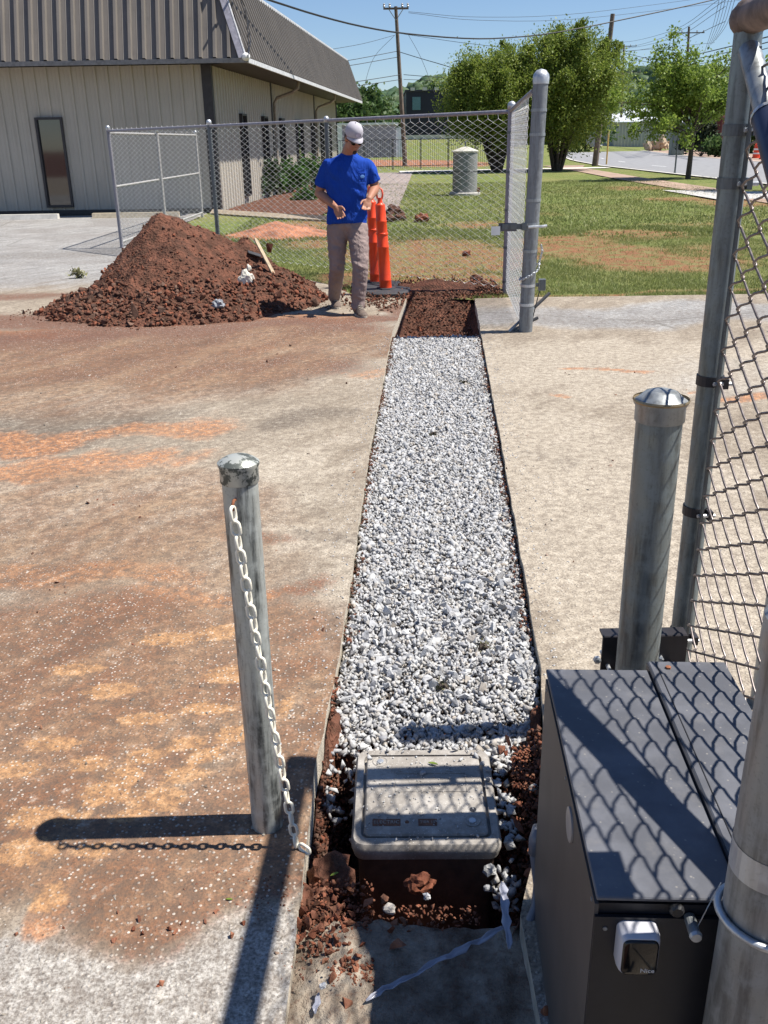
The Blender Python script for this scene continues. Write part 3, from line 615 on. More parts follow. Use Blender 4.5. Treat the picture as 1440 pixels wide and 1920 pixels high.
# grey sheds across the road
m_shed = simple('grey_metal_siding', (.36, .37, .39), .6, .1, .1, 1, 0); m_shedr = simple('pale_metal_roof', (.62, .64, .66), .45, .2, .08, 1, 0)
def farshed(px0, px1, pyt, Y, pyr, label, mat, nb=10, dd=8):
    x0 = Xat(px0, Y); x1 = Xat(px1, Y); zt = Zat((px0 + px1) / 2, pyt, Y); zr = Zat((px0 + px1) / 2, pyr, Y); r = empty('metal_shed', ((x0 + x1) / 2, Y, 0), label, 'shed', 'metal sheds across the road'); w = x1 - x0
    MB().box((0, dd / 2, zt / 2), (w, dd, zt)).build('wall', mat, r)
    m = MB(); m.add([(-w / 2 - .3, -.4, zt), (w / 2 + .3, -.4, zt), (w / 2 + .3, dd / 2, zr), (-w / 2 - .3, dd / 2, zr), (-w / 2 - .3, dd + .3, zt), (w / 2 + .3, dd + .3, zt),
                     (-w / 2 - .3, -.4, zt - .15), (w / 2 + .3, -.4, zt - .15)], [(0, 1, 2, 3), (3, 2, 5, 4), (6, 7, 1, 0), (0, 3, 4), (1, 5, 2)]); m.build('roof', m_shedr, r)
    me = None
    for k in range(nb):
        o = MB().box((0, 0, 0), (.12, .1, zt - .2)).build('pilaster', m_concl, r) if me is None else link('pilaster', me, None, r); me = o.data; o.location = (-w / 2 + w * (k + .5) / nb, -.06, zt / 2)
    return r
farshed(1150, 1236, 228, 170, 219, 'long pale ribbed shed with light roof left of the small street tree', simple('beige_grey_siding', (.44, .43, .42), .6, 0, .1, 1, 0), 14)
farshed(1236, 1300, 234, 172, 224, 'grey ribbed shed behind the small street tree', m_shed, 8)
farshed(1125, 1172, 226, 230, 212, 'blue grey metal shed at the far end of the road', simple('blue_grey_siding', (.45, .5, .58), .6, 0, .08, 1, 0), 4)
farshed(1172, 1215, 215, 260, 202, 'white gabled roof building behind the ribbed shed', m_shed, 3)
farshed(1318, 1395, 222, 150, 212, 'white walled building at the right behind the dark hedge', simple('white_wall', (.6, .64, .7), .6, 0, .05, 1, 0), 3)
# electrical cabinet, hedge, tall rust structure, barrels, rocks
c = g(1268, 287); cab = empty('utility_cabinet', (Xat(1268, 90, 286), 90, 0), 'tall grey green utility cabinet standing on far roadside', 'cabinet'); w = (1279 - 1256) / CF * 90
hz = Zat(1268, 232, 90); boxpart('body', (0, 0, hz / 2), (w, .8, hz), simple('grey_green_paint', (.17, .20, .17), .5), cab); boxpart('door', (0, -.42, hz / 2), (w * .88, .04, hz * .85), simple('grey_green_door', (.19, .22, .19), .5), cab); boxpart('lid', (0, 0, hz + .05), (w * 1.06, .95, .1), m_shed, cab)
def bush(name, base, r, n, leaf, mat, label, group=None, cat='shrub'):
    root = empty(name, base, label, cat, group); rr = random.Random(n); C = []; Sg = []; m = MB()
    for k in range(14):
        a = rr.uniform(0, 6.28); q = rr.uniform(0, .75); p = Vector((cos(a) * r[0] * q, sin(a) * r[1] * q, r[2] * rr.uniform(.35, .85) * (1 - .35 * q))); C.append(list(p)); Sg.append(min(r) * .2)
        m.tube([(0, 0, 0), p * .5 + Vector((0, 0, .02)), p], [.015 * r[2] + .004, .008, .003], 4)
    m.build('stem', m_bark, root); leaves(C, Sg, n, leaf, mat, 'foliage', root, up=.3); return root
bush('roadside_hedge', (Xat(1318, 84), 84, 0), (2.6, 1, 2.9), 2500, .25, simple('dark_hedge', (.02, .035, .012), .7), 'dark green hedge clump right of the small street tree')  # leaf colour is very dark green all over
bush('roadside_hedge', (Xat(1345, 80), 80, 0), (1.6, 1, 1.6), 1500, .22, m_leafD, 'lighter green bush in front of the dark hedge across the road')
rc = g(1236, 270)
rk = empty('rock_pile', (Xat(1232, 120), 120, 0), 'heap of pale tan rocks on the far roadside left of the cabinet', 'rocks'); stone_objects('rock', [(random.gauss(0, .8), random.gauss(0, .5), .35 + abs(random.gauss(0, .5))) for _ in range(22)], [random.uniform(.4, .9) for _ in range(22)], simple('tan_rock', (.5, .38, .26), .9), rk)
c = g(1346, 283); tw = empty('rust_tank', (Xat(1346, 88), 88, 0), 'rust red upright tank behind the hedge at right', 'tank')
MB().lathe([(.55, 0), (.55, 3.1), (.5, 3.3), (.05, 3.45)], 16).build('shell', simple('rust_red', (.09, .02, .015), .7), tw); MB().lathe([(.58, 1.6), (.58, 1.75)], 16).build('band', m_black, tw)
for k, (px, py) in enumerate(((1418, 297), (1432, 299))):
    c = g(px, py); b = empty('traffic_drum', (c.x, c.y, 0), ['orange white striped drum nearer the gate post across the road', 'orange striped drum at the right edge across the road'][k], 'traffic drum', 'traffic drums across the road')
    MB().lathe([(.34, 0), (.34, .08), (.29, .1), (.29, .4), (.26, .42), (.26, .72), (.23, .74), (.22, 1.0), (.05, 1.05)], 14).build('shell', m_orange, b); MB().lathe([(.297, .3), (.293, .4)], 14, cap=False).build('stripe', m_white, b); MB().lathe([(.267, .58), (.264, .7)], 14, cap=False).build('stripe', m_white, b)
# chain link fence far across the road (posts + rail)
pA = at(1075, 262, 120); fr = empty('far_fence', (center_x(120) + 9, 120, 0), 'low grey chain link fence along the far roadside in front of the sheds', 'fence')
a = Vector((center_x(120) + 9 - center_x(120) - 9, 0, 0)); d = Vector((-16, 62, 0)); d = Vector((18, 40, 0))
m = MB(); me = None
for k in range(14):
    p = d * (k / 13); o = MB().lathe([(.05, 0), (.05, 1.8)], 6).build('post', m_galv, fr) if me is None else link('post', me, None, fr); me = o.data; o.location = p
MB().tube([(0, 0, 1.8), tuple(d + Vector((0, 0, 1.8)))], .04, 5).build('rail', m_galv, fr)
for k in range(160): p = d * (k / 159.); m.tube([(p.x, p.y, 0), (p.x, p.y, 1.8)], .012, 3)
tag(m.build('mesh', m_galv, fr), kind='stuff')
# ================================================================== UTILITY POLES AND WIRES
def pole(base, top, r0, arms, label, mat=m_wood, extra=None):
    b = Vector(base); t = Vector(top); root = empty('utility_pole', b, label, 'utility pole', 'utility poles'); d = t - b
    MB().tube([(0, 0, -.3), tuple(d)], [r0, r0 * .65], 10).build('shaft', mat, root)
    for (f, w, dz) in arms:
        p = d * f; o = MB().box((p.x, p.y - r0 - .05, p.z + dz), (w, .1, .12)).build('crossarm', mat, root)
        m = MB(); m.tube([(p.x - w * .3, p.y - r0, p.z + dz), (p.x, p.y - r0, p.z + dz - .7)], .025, 4); m.tube([(p.x + w * .3, p.y - r0, p.z + dz), (p.x, p.y - r0, p.z + dz - .7)], .025, 4)
        if w > 1.5: m.build('brace', m_galv, root)
        for q in (-.47, -.25, .25, .47):
            MB().lathe([(.04, 0), (.09, .08), (.05, .14), (.08, .2), (.02, .26)], 8, Matrix.Translation((p.x + w * q, p.y - r0 - .05, p.z + dz + .06))).build('insulator', simple('insulator', (.3, .3, .32), .3), root)
    return root
Ya = 70.; PA = pole((Xat(760, Ya, 309), Ya, 0), tuple(at(742, 12, Ya)), .17, [(.985, 1.7, 0)], 'tall wooden utility pole standing beyond the fence right of the roof')
Yb = 61.; PB = pole((Xat(1115, Yb, 310), Yb, 0), tuple(at(1149, 26, Yb)), .20, [], 'leaning thick wooden pole with meter boxes beside the right myrtle')
for dx, dz in ((-.5, 2.0), (-.25, 1.9)): boxpart('meter_box', (dx, -.1, dz - .5), (.22, .3, .55), m_shed, PB)
for py in (100, 118):
    p = at(1158, py, Yb) - PB.location; MB().lathe([(.02, -.22), (.16, -.2), (.18, 0), (.16, .2), (.02, .24)], 10, Matrix.Translation(p)).build('transformer', simple('dark_can', (.04, .045, .06), .4), PB)
Yc = 190.; PC = pole((Xat(1163, Yc, 272), Yc, 0), tuple(at(1170, 83, Yc)), .26, [(.98, 4.6, 0), (.73, 6.6, 0), (.49, 3.2, 0)], 'utility pole with two long crossarms far down the road')
Yd = 130.; PD = pole((Xat(1280, Yd, 285), Yd, 0), tuple(at(1292, 50, Yd)), .22, [(.95, 3.8, 0)], 'utility pole with single crossarm behind the small street tree')
m_cable = simple('black_cable', (.012, .012, .014), .6, 0, .1, 1, 0)
def wire(pts, r, label, n=24, g_='overhead wires'):
    """pts: list of (px,py,Y) the wire hangs through"""
    P = [at(*p) for p in pts]; out = []
    # quadratic / Catmull-Rom through points
    Q = [P[0] * 2 - P[1]] + P + [P[-1] * 2 - P[-2]]
    for i in range(1, len(Q) - 2):
        for k in range(n // (len(P) - 1) + 1):
            t = k / (n // (len(P) - 1) + 1); a, b, c, d = Q[i - 1], Q[i], Q[i + 1], Q[i + 2]
            out.append(.5 * ((2 * b) + (c - a) * t + (2 * a - 5 * b + 4 * c - d) * t * t + (3 * b - a - 3 * c + d) * t ** 3))
    out.append(P[-1]); o = MB().tube(out, r, 5).build('overhead_wire', m_cable); tag(o, label, 'wire', g_); return o
wire([(430, -25, 24), (520, 5, 27), (600, 30, 30), (680, 50, 33), (760, 63, 36), (870, 72, 40), (950, 71, 43), (1050, 60, 47), (1200, 30, 50), (1345, -2, 53), (1460, -35, 56)], .028, 'thick black cable sagging across the whole sky')
for j_, q in enumerate((((600, 118, 60), (655, 113, 66), (745, 96, 70)), ((600, 128, 60), (655, 123, 66), (746, 107, 70)))): wire(list(q), .02, ['upper', 'lower'][j_] + ' of two mid height wires between roof and tall pole', 8)
wire([(751, 98, 70), (790, 110, 66), (850, 128, 60), (950, 165, 54)], .022, 'black wire dropping right from mid tall pole into the myrtle', 10)
wire([(600, 160, 60), (662, 154, 66), (752, 140, 70)], .022, 'upper of the low wires left of the tall pole', 8)
wire([(600, 166, 60), (662, 162, 66), (752, 149, 70)], .02, 'lower of the low wires left of the tall pole', 8)
wire([(757, 140, 70), (820, 145, 66), (900, 150, 60)], .02, 'upper of the low wires right of the tall pole', 8)
wire([(757, 149, 70), (800, 151, 66), (870, 160, 60)], .016, 'lower of the low wires right of the tall pole', 8)
wire([(757, 64, 70), (900, 84, 66), (1100, 100, 66), (1340, 80, 90)], .014, 'thin wire running right behind both myrtles', 14)
wire([(766, 22, 70), (900, 32, 75), (1100, 24, 80), (1440, -20, 90)], .013, 'upper thin primary wire right of the tall pole', 14)
wire([(766, 24, 70), (900, 38, 75), (1100, 34, 80), (1440, -6, 90)], .013, 'lower thin primary wire right of the tall pole', 14)
wire([(740, 66, 70), (680, 82, 62), (600, 96, 56)], .012, 'thin grey wire falling left to the roof edge', 8)
wire([(765, 64, 70), (790, 110, 64), (815, 175, 62)], .012, 'thin guy wire falling right of the tall pole', 8, 'guy wires')
wire([(740, 66, 70), (700, 110, 72), (680, 172, 74)], .012, 'thin guy wire falling left of the tall pole', 8, 'guy wires')
for k, (a, b) in enumerate(((103, 87), (110, 97), (121, 108))):
    wire([(1172, a - 3, 190), (1225, a + 8, 160), (1280, a + 4, 130), (1370, b, 90), (1440, b - 18, 70)], .045 - .008 * k, ['topmost', 'middle', 'lowest'][k] + ' of three black cables sagging behind the street tree', 16)
for k, (a, b, c) in enumerate(((88, 62, 0), (90, 70, 12), (78, 55, -10), (96, 80, 40))):
    wire([(1110, a - 2, 150), (1180, a, 185), (1266, b, 130), (1360, c, 80)], .022, ['second', 'third', 'topmost', 'lowest'][k] + ' thin wire rising right from the far poles', 12)
for k in range(6):
    wire([(1322 + k * 4, 95 - k * 4, 120), (1338 + k * 5, 45, 100), (1350 + k * 6, -8, 80)], .02, ['leftmost', 'second from left', 'third from left', 'third from right', 'second from right', 'rightmost'][k] + ' steep thin wire in the bundle left of the gate top', 6, 'steep wire bundle')
wire([(1142, 78, 61), (1150, 92, 62), (1160, 100, 64)], .03, 'short curled cable at the leaning pole transformer', 8)
# ================================================================== TREES ON THE LAWN
def myrtle(base, H, Wd, stems, label, n, seed, lean=0, low=.24):
    r = random.Random(seed); root = empty('crape_myrtle', base, label, 'tree', 'crape myrtles on the lawn'); m = MB(); C = []; Sg = []
    for k in range(stems):
        a = 2.4 * k + r.uniform(-.3, .3); th = radians(72) * sqrt((k + .5) / stems) * r.uniform(.85, 1.1)
        top = Vector((sin(th) * cos(a) * Wd * .52 + lean, sin(th) * sin(a) * Wd * .48, H * (.46 + .46 * cos(th)) * r.uniform(.88, 1.04)))
        b = Vector((cos(a) * .2, sin(a) * .2, -.05)); mid = Vector((b.x * .6 + top.x * .36, b.y * .6 + top.y * .36, H * r.uniform(.3, .4)))
        m.tube([b, (b + mid) * .5 + Vector((r.uniform(-.06, .06), 0, 0)), mid, (mid + top) * .5 + Vector((0, 0, .1)), top], [.085, .07, .05, .028, .006], 7)
        for t in np.linspace(.12, 1, 13):
            p = mid.lerp(top, t)
            for _ in range(2):
                q = p + Vector((r.gauss(0, .3), r.gauss(0, .3), r.gauss(.12, .25))) * (1.15 - .7 * t); C.append(list(q)); Sg.append(r.uniform(.09, .2)); m.tube([p, (p + q) * .5 + Vector((0, 0, .06)), q], [.014, .009, .004], 4)
        for j in range(3): q = top + Vector((r.gauss(0, .12), r.gauss(0, .12), r.uniform(.0, .38))); C.append(list(q)); Sg.append(.06); m.tube([top, q], [.006, .003], 4)
    for _ in range(420):
        a = r.uniform(0, 6.28); u = r.uniform(-1, .95); q = r.uniform(.5, 1.0); c_ = sqrt(1 - u * u); C.append([cos(a) * c_ * Wd * .54 * q + lean, sin(a) * c_ * Wd * .5 * q, H * (low + .32 + .40 * u * q)]); Sg.append(r.uniform(.2, .38))
    m.build('trunk', m_bark, root); leaves(C, Sg, n, .085, m_leafA, 'crown', root, stretch=1.7, up=.5); return root
myrtle((6.45, 53.2, 0), 6.5, 5.2, 17, 'left bushy crape myrtle with dark multi stem trunk behind the fence corner', 90000, 1, -.35)
myrtle((9.75, 53.3, 0), 7.7, 5.9, 21, 'taller crape myrtle right of the big far gate post', 100000, 2, .3, .20)
def streettree():
    root = empty('street_tree', (12.85, 40.4, 0), 'small young street tree with light green leaves beside the road', 'tree'); r = random.Random(5); m = MB(); C = []; Sg = []
    m.tube([(0, 0, -.05), (.02, 0, 1.0), (.0, 0, 2.0), (.1, 0, 3.2)], [.12, .10, .09, .05], 8)
    for k in range(30):
        a = r.uniform(0, 6.28); L = r.uniform(1.4, 3.2); z0 = r.uniform(1.6, 2.7); e = r.uniform(.0, .95)
        p = Vector((cos(a) * L * cos(e) * (1.15 if cos(a) < 0 else .95), sin(a) * L * .8 * cos(e), z0 + L * sin(e) * 1.0 + .1)); s0 = Vector((.03, 0, z0)); md = (s0 + p) * .5 + Vector((0, 0, .25)); m.tube([s0, md, p], [.045, .028, .008], 5)
        for t in np.linspace(.35, 1, 7):
            q = s0.lerp(md, t * 2) if t < .5 else md.lerp(p, t * 2 - 1); q2 = q + Vector((r.gauss(0, .25), r.gauss(0, .25), r.gauss(.1, .22))); m.tube([q, q2], [.012, .004], 4); C.append(list(q2)); Sg.append(r.uniform(.12, .22))
    m.build('trunk', m_bark, root); leaves(C, Sg, 22000, .10, m_leafB, 'crown', root, stretch=1.3)
streettree()
# tree outside the right edge whose branches show behind the gate top
leafytree('broadleaf_tree', (13.6, 30, 0), 4.4, 4.2, m_leafB, 'light green tree at the right edge seen through the gate mesh', 5000, .11, group='trees beyond the lot', seed=77, low=.35)
for j, (px, py) in enumerate(((1265, 326),)):
    c = g(px, py); s = empty('sign_post', (c.x, c.y, 0), 'thin bare metal post just left of the small street tree', 'post'); MB().lathe([(.04, 0), (.04, Zat(1267, 226, c.y))], 8).build('shaft', m_galv_d, s); MB().lathe([(.055, 0), (.055, .12)], 8).build('sleeve', m_galv, s)
c = g(1137, 309); s = empty('marker_post', (c.x, c.y, 0), 'slim yellow marker post on the roadside verge by the leaning pole', 'post'); hz = Zat(1136, 245, c.y)
MB().lathe([(.05, 0), (.05, hz - .25)], 10).build('shaft', simple('yellow_paint', (.65, .42, .12), .5), s); MB().lathe([(.055, hz - .25), (.055, hz - .02), (.02, hz)], 10).build('cap', simple('pale_yellow', (.7, .55, .25), .5), s)
# ------------------------------------------------------------------ concrete tank on the lawn
tk = empty('concrete_cylinder', (2.76, 31.1, 0), 'upright grey concrete cylinder with conical lid on the lawn', 'concrete cylinder')
m_tk = galv('cylinder_concrete', (.24, .245, .235), (.12, .12, .115), .6, .85, 0)
o = MB().lathe([(.395, .08), (.39, 1.28), (.36, 1.30)], 28).build('drum', m_tk, tk); autosmooth(o)
autosmooth(MB().lathe([(.41, 1.27), (.42, 1.31), (.39, 1.33), (.20, 1.40), (.07, 1.44), (.05, 1.44)], 28).build('lid', simple('lid_concrete', (.48, .46, .40), .9), tk)); MB().lathe([(.02, 1.43), (.02, 1.56), (.035, 1.58), (.02, 1.61)], 8).build('vent', m_galv_d, tk); MB().lathe([(.5, -.02), (.5, .06), (.47, .09)], 24).build('base', m_conc, tk)
MB().lathe([(.398, .7), (.398, .715)], 28, cap=False).build('seam', m_rubber, tk)
for a in (-.3, .0): MB().box((cos(a) * .44, sin(a) * .44 - .1, .16), (.07, .07, .12)).build('bracket', m_rust, tk)
# ================================================================== METAL BUILDING
A5 = radians(4.89); U = Vector((sin(A5), cos(A5), 0)); Vn = Vector((-cos(A5), sin(A5), 0))   # U along the side wall, Vn towards left/inside
WC = Vector((-4.15, 24.9, 0)); bld = empty('metal_building', WC, 'long beige ribbed metal building with dark sloped mansard roof', 'building')
def metalsiding(name, c, c2, sc=1.0):
    t = NT(name); a = t.noise(.8, 5, .6, vec=t.P); v = t.mapv((9, 9, .5), vec=t.P); b = t.noise(1.3, 5, .6, vec=v); col = t.ramp(a, [(.3, c2), (.7, c)]); col = t.mix(t.mr(b, .5, .75, 0, .35), col, tuple(x * .7 for x in c2))
    return t.done(col, .55, t.bump(t.noise(14, 2, vec=t.P), .06, .01), .0, .35)
m_wall = metalsiding('beige_siding', (.47, .43, .365), (.41, .375, .315)); m_mans = metalsiding('brown_mansard', (.185, .165, .145), (.15, .135, .12))
m_trimd = simple('dark_brown_trim', (.03, .026, .028), .5); m_trimp = simple('pale_trim', (.55, .55, .56), .5); m_ribl = metalsiding('mansard_rib', (.29, .265, .235), (.24, .22, .195))
def loc(p): return Vector(p) - WC
FX = Vector((-1, 0, 0))   # front wall runs to the left
def panel_mesh(name, w, h, rib=.035, ribw=.05, pos=.5):
    """ribbed sheet panel: local x along, z up, faces -y; rib stands proud"""
    m = MB(); xs = [0, w * .25 - .012, w * .25, w * .25 + .012, w * .62, w * .62 + .02, w * .62 + .02 + ribw, w * .62 + .04 + ribw, w]; ysr = [0, 0, -.006, 0, 0, -rib, -rib, 0, 0]
    V = [(x, y, 0) for x, y in zip(xs, ysr)] + [(x, y, h) for x, y in zip(xs, ysr)]; n = len(xs); return m.add(V, [(i, i + 1, n + i + 1, n + i) for i in range(n - 1)])
WH = 3.45
pw = .3; pmf = panel_mesh('w', pw, WH).mesh('wall_panel'); pmf.materials.append(m_wall)
front_n = 38; side_n = 81
def orient(o, origin, xdir, zdir=Vector((0, 0, 1))):
    xd = xdir.normalized(); zd = zdir.normalized(); yd = zd.cross(xd); M = Matrix((xd, yd, zd)).transposed().to_4x4(); M.translation = loc(origin); o.matrix_local = M; return M
for k in range(front_n):    # front wall faces -Y : x axis towards +X
    o = link('wall_panel', pmf, None, bld); orient(o, (WC.x - pw * (k + 1), WC.y, 0), Vector((1, 0, 0)))
for k in range(side_n):     # side wall faces +X : local x axis towards +U
    o = link('wall_panel', pmf, None, bld); orient(o, WC + U * (pw * k), U)
SL = pw * side_n
MB().box(tuple(loc(WC + Vn * .0 + Vector((-.03, .0, WH / 2)))), (.24, .1, WH)).build('corner_trim', m_trimd, bld); MB().box(tuple(loc(WC + U * .08 + Vector((.05, 0, WH / 2)))), (.05, .2, WH), rz=-A5).build('corner_trim', m_trimd, bld)
MB().box(tuple(loc(WC + U * SL + Vector((.02, 0, WH / 2)))), (.12, .12, WH), rz=-A5).build('corner_trim', m_trimd, bld)
# body core behind the sheets (keeps light out)
core = MB(); a = loc(WC + Vn * .12 + U * .12); b = loc(WC + Vn * .12 + U * (SL - .1)); c = loc(WC + Vn * 11.4 + U * (SL - .1)); d = loc(Vector((WC.x - 11.4, WC.y + .12, 0)))
core.add([(p.x, p.y, z) for z in (.0, 5.25) for p in (d, a, b, c)], [(0, 1, 5, 4), (1, 2, 6, 5), (2, 3, 7, 6), (3, 0, 4, 7), (4, 5, 6, 7)]); core.build('inner_wall', m_trimd, bld)
MB().box(tuple(loc(Vector((WC.x - 5.7, WC.y - .05, .06)))), (11.4, .16, .12)).build('base_trim', m_trimd, bld)
# mansard
OV = .98; MH = 1.82; INS = .66; z0 = 3.5
ec = Vector((-3.05, 23.92, z0))
tilt_f = Vector((0, INS, MH)); tilt_s = Vector((Vn.x * INS, Vn.y * INS, MH)); LF = tilt_f.length
mp = panel_mesh('m', .33, LF, .075, .06).mesh('roof_panel'); mp.materials.append(m_mans)
def clipped(me, o, keep_n, M):
    m2 = me.copy(); bm = bmesh.new(); bm.from_mesh(m2); inv = M.inverted(); p = inv @ loc(ec); nrm = (M.to_3x3().inverted() @ keep_n).normalized()
    bmesh.ops.bisect_plane(bm, geom=bm.verts[:] + bm.edges[:] + bm.faces[:], plane_co=p, plane_no=nrm, clear_inner=True); bm.to_mesh(m2); bm.free(); o.data = m2
rp = MB().box((0, -.03, LF / 2), (.055, .06, LF)).mesh('roof_rib'); rp.materials.append(m_ribl)
nf = 28; ns = 80
def clipx(z): return 0
for k in range(nf):
    o = link('roof_panel', mp, None, bld); M_ = orient(o, ec + Vector((-.33 * (k + 1) - (.0), 0, 0)), Vector((1, 0, 0)), tilt_f)
    if k < 3: clipped(mp, o, Vector((-.66, -.604, 0)), M_)
spw = .33
for k in range(ns):
    o = link('roof_panel', mp, None, bld); M_ = orient(o, ec + U * (spw * k), U, tilt_s)
    if k < 3: clipped(mp, o, Vector((.66, .604, 0)), M_)
SLE = spw * ns; ee = ec + U * SLE
# hip corner: trims that cover the corner of the two slopes
hipT = ec + Vector((-.604, INS, MH))
cutf = MB()
hq = MB(); o_ = Vector((0, -.085, .03)); hq.add([loc(p + q) for q in (o_, o_ + Vector((0, .02, -.005))) for p in (ec + Vector((.0, 0, -.03)), hipT + Vector((.0, 0, 0)), hipT + Vector((-.17, 0, 0)), ec + Vector((-.17, 0, -.03)))], [(0, 1, 2, 3), (7, 6, 5, 4), (0, 4, 5, 1), (2, 6, 7, 3), (0, 3, 7, 4)]); hq.build('hip_flashing', simple('lavender_flashing', (.30, .29, .33), .5), bld)
MB().tube([loc(ec + Vector((.01, -.08, -.02))), loc(hipT + Vector((.01, -.07, .03)))], .022, 6).build('hip_trim', m_trimp, bld)
MB().box(tuple(loc(ec + Vector((-4.7, -.03, -.05)))), (9.5, .05, .10)).build('eave_trim', simple('eave_metal', (.20, .19, .18), .5), bld)
mid = ec + U * (SLE / 2); MB().box(tuple(loc(mid + Vector((.03, 0, -.05)))), (.05, SLE, .10), rz=-A5).build('eave_trim', m_trimp, bld)
tm = mid + tilt_s; MB().box(tuple(loc(tm + Vector((0.02, 0, .02)))), (.10, SLE - .6, .08), rz=-A5).build('top_trim', m_trimp, bld)
MB().box(tuple(loc(ec + Vector((-5.2, 0, 0)) + tilt_f)), (9.6, .1, .08)).build('top_trim', m_trimp, bld)
MB().tube([loc(ee + Vector((.0, 0.02, -.05))), loc(ee + tilt_s)], .05, 6).build('end_trim', m_trimp, bld)
# roof deck + end gable + soffit
rf = MB(); q = [ec + tilt_f + Vector((-9.6, 0, 0)), hipT, ee + tilt_s, ee + tilt_s + Vn * 9.6]
rf.add([loc(p) for p in q], [(0, 1, 2, 3)]); rf.add([loc(p) for p in (ee, ee + tilt_s, ee + tilt_s + Vn * 9.6, ee + Vn * 10)], [(0, 1, 2, 3)]); rf.build('roof_deck', m_mans, bld)
sf = MB(); zs = z0 - .03
def P_(v): w = loc(v); return (w.x, w.y, zs)
sf.add([P_(ec + Vector((-10, 0, 0))), P_(ec), P_(WC + Vector((.2, .3, 0))), P_(WC + Vector((-9, .3, 0)))], [(0, 1, 2, 3)]); sf.add([P_(ec), P_(ee), P_(WC + U * (SLE + .2) + Vn * .3), P_(WC + Vn * .3)], [(0, 1, 2, 3)]); sf.build('soffit', simple('soffit_brown', (.05, .042, .038), .7), bld)
# gutter elbow at the hip corner and cable
MB().ell(tuple(loc(ec + Vector((.0, -.06, .02)))), (.10, .1, .09)).build('gutter_cap', m_white, bld)
# windows
def window(origin, xdir, w, zb, zt, sill=False):
    fr = link('window', MB().box((0, 0, 0), (.001, .001, .001)).mesh('window'), m_trimd, bld); M0 = None
    h = zt - zb; m = MB(); t = .055
    for (cx, cz, dx, dz) in ((0, t / 2, w, t), (0, h - t / 2, w, t), (-w / 2 + t / 2, h / 2, t, h - 2 * t), (w / 2 - t / 2, h / 2, t, h - 2 * t)): m.box((cx, -.03, cz), (dx, .10, dz))
    fr.data = m.mesh('window'); fr.data.materials.append(m_trimd)
    o = origin + Vector((0, 0, zb)); xd = xdir; yd = Vector((0, 0, 1)).cross(xd); orient(fr, o - yd * .035, xd)
    pn = MB().box((0, 0, h / 2), (w - 2 * t, .02, h - 2 * t)).build('pane', m_glass, fr)
    return fr
fw = window(Vector((-8.18, WC.y, 0)), Vector((1, 0, 0)), .68, .19, 2.32)
window(Vector((-11.9, WC.y, 0)), Vector((1, 0, 0)), .68, .19, 2.32)
for s_, w in ((3.35, .62), (6.45, .62), (9.4, .62), (13.05, 1.35), (16.4, .62), (19.1, .62), (21.6, .62)): window(WC + U * s_, U, w, .22, 2.42)
# downspouts
for s_ in (8.0, 17.3):
    b = loc(WC + U * s_); nrm = Vector((cos(A5), -sin(A5), 0)); m = MB(); pt = [b + nrm * .92 + Vector((0, 0, 3.47)), b + nrm * .9 + Vector((0, 0, 3.28)), b + nrm * .7 + Vector((0, 0, 3.16)), b + nrm * .2 + Vector((0, 0, 3.0)), b + nrm * .1 + Vector((0, 0, 2.85)), b + nrm * .1 + Vector((0, 0, 1.9)), b + nrm * .1 + Vector((0, 0, .15))]
    m.tube(pt, .05, 8); autosmooth(m.build('downspout', simple('downspout_tan', (.30, .25, .20), .5), bld))
    MB().box(tuple(b + nrm * .03 - U * .2 + Vector((0, 0, WH / 2))), (.06, .16, WH), rz=-A5).build('dark_strip', m_trimd, bld)
# roof cable over the hip corner
sn_ = U.cross(tilt_s).normalized(); sn_ = sn_ if sn_.x > 0 else -sn_
def onslope(px, py, off=.09): d = ray(px, py); t_ = (ec + sn_ * off - O).dot(sn_) / d.dot(sn_); return O + d * t_
for dx_ in (0, 4): MB().tube([loc(onslope(449, -8)), loc(onslope(455 + dx_, 12)), loc(onslope(463 + dx_ * .5, 40)), loc(onslope(466 + dx_, 75)), loc(onslope(465, 108))], .010, 5).build('cable', m_black, bld)
# wheel stops
for k, (pa, pb) in enumerate(((-30, 108), (173, 330), (-200, -60))):
    a = g(pa, 413 if k != 1 else 410); b = g(pb, 411 if k != 1 else 409); L = (b - a).length
    o = MB(); o.loft([[(x, y, z) for y, z in ((-.09, 0), (.09, 0), (.06, .12), (-.06, .12))] for x in (-L / 2, -L / 2 + .06, L / 2 - .06, L / 2)]); o = o.build('wheel_stop', m_concl if k != 1 else simple('tan_concrete', (.5, .42, .3), .9)); o.location = ((a.x + b.x) / 2, 23.55, 0)
    tag(o, ['pale concrete wheel stop in front of the narrow front window', 'tan concrete wheel stop behind the left end of the mesh fence', 'pale concrete wheel stop past the left edge of the building front'][k], 'wheel stop', 'wheel stops along the building front')
# mulch bed, kerb, shrubs by the side wall
mb_ = grid('mulch_bed', np.linspace(0, 1, 50), np.linspace(0, 1, 60), lambda X, Y: X * 0, m_mulch)
co = np.zeros((3000, 3)); mb_.data.vertices.foreach_get
X, Y = np.meshgrid(np.linspace(0, 1, 50), np.linspace(0, 1, 60)); Yw = 24.6 - 2.9 * X + Y * (16 + 3 * X); Xw = -4.15 + .085 * (Yw - 24.9) + .05 + X * 2.9
Zw = .03 + .10 * np.sin(np.clip(X, 0, 1) * pi) * np.sin(np.clip(Y * 1.2, 0, 1) * pi) + .03 * fbm(Xw, Yw, 4, 12)
mb_.data.vertices.foreach_set('co', np.stack([Xw.ravel(), Yw.ravel(), Zw.ravel()], 1).astype(np.float32).ravel()); mb_.data.update()
kp = [(-4.2, 24.35), (-3.2, 23.35), (-2.3, 22.45), (-1.15, 21.5), (-.9, 23.5)]
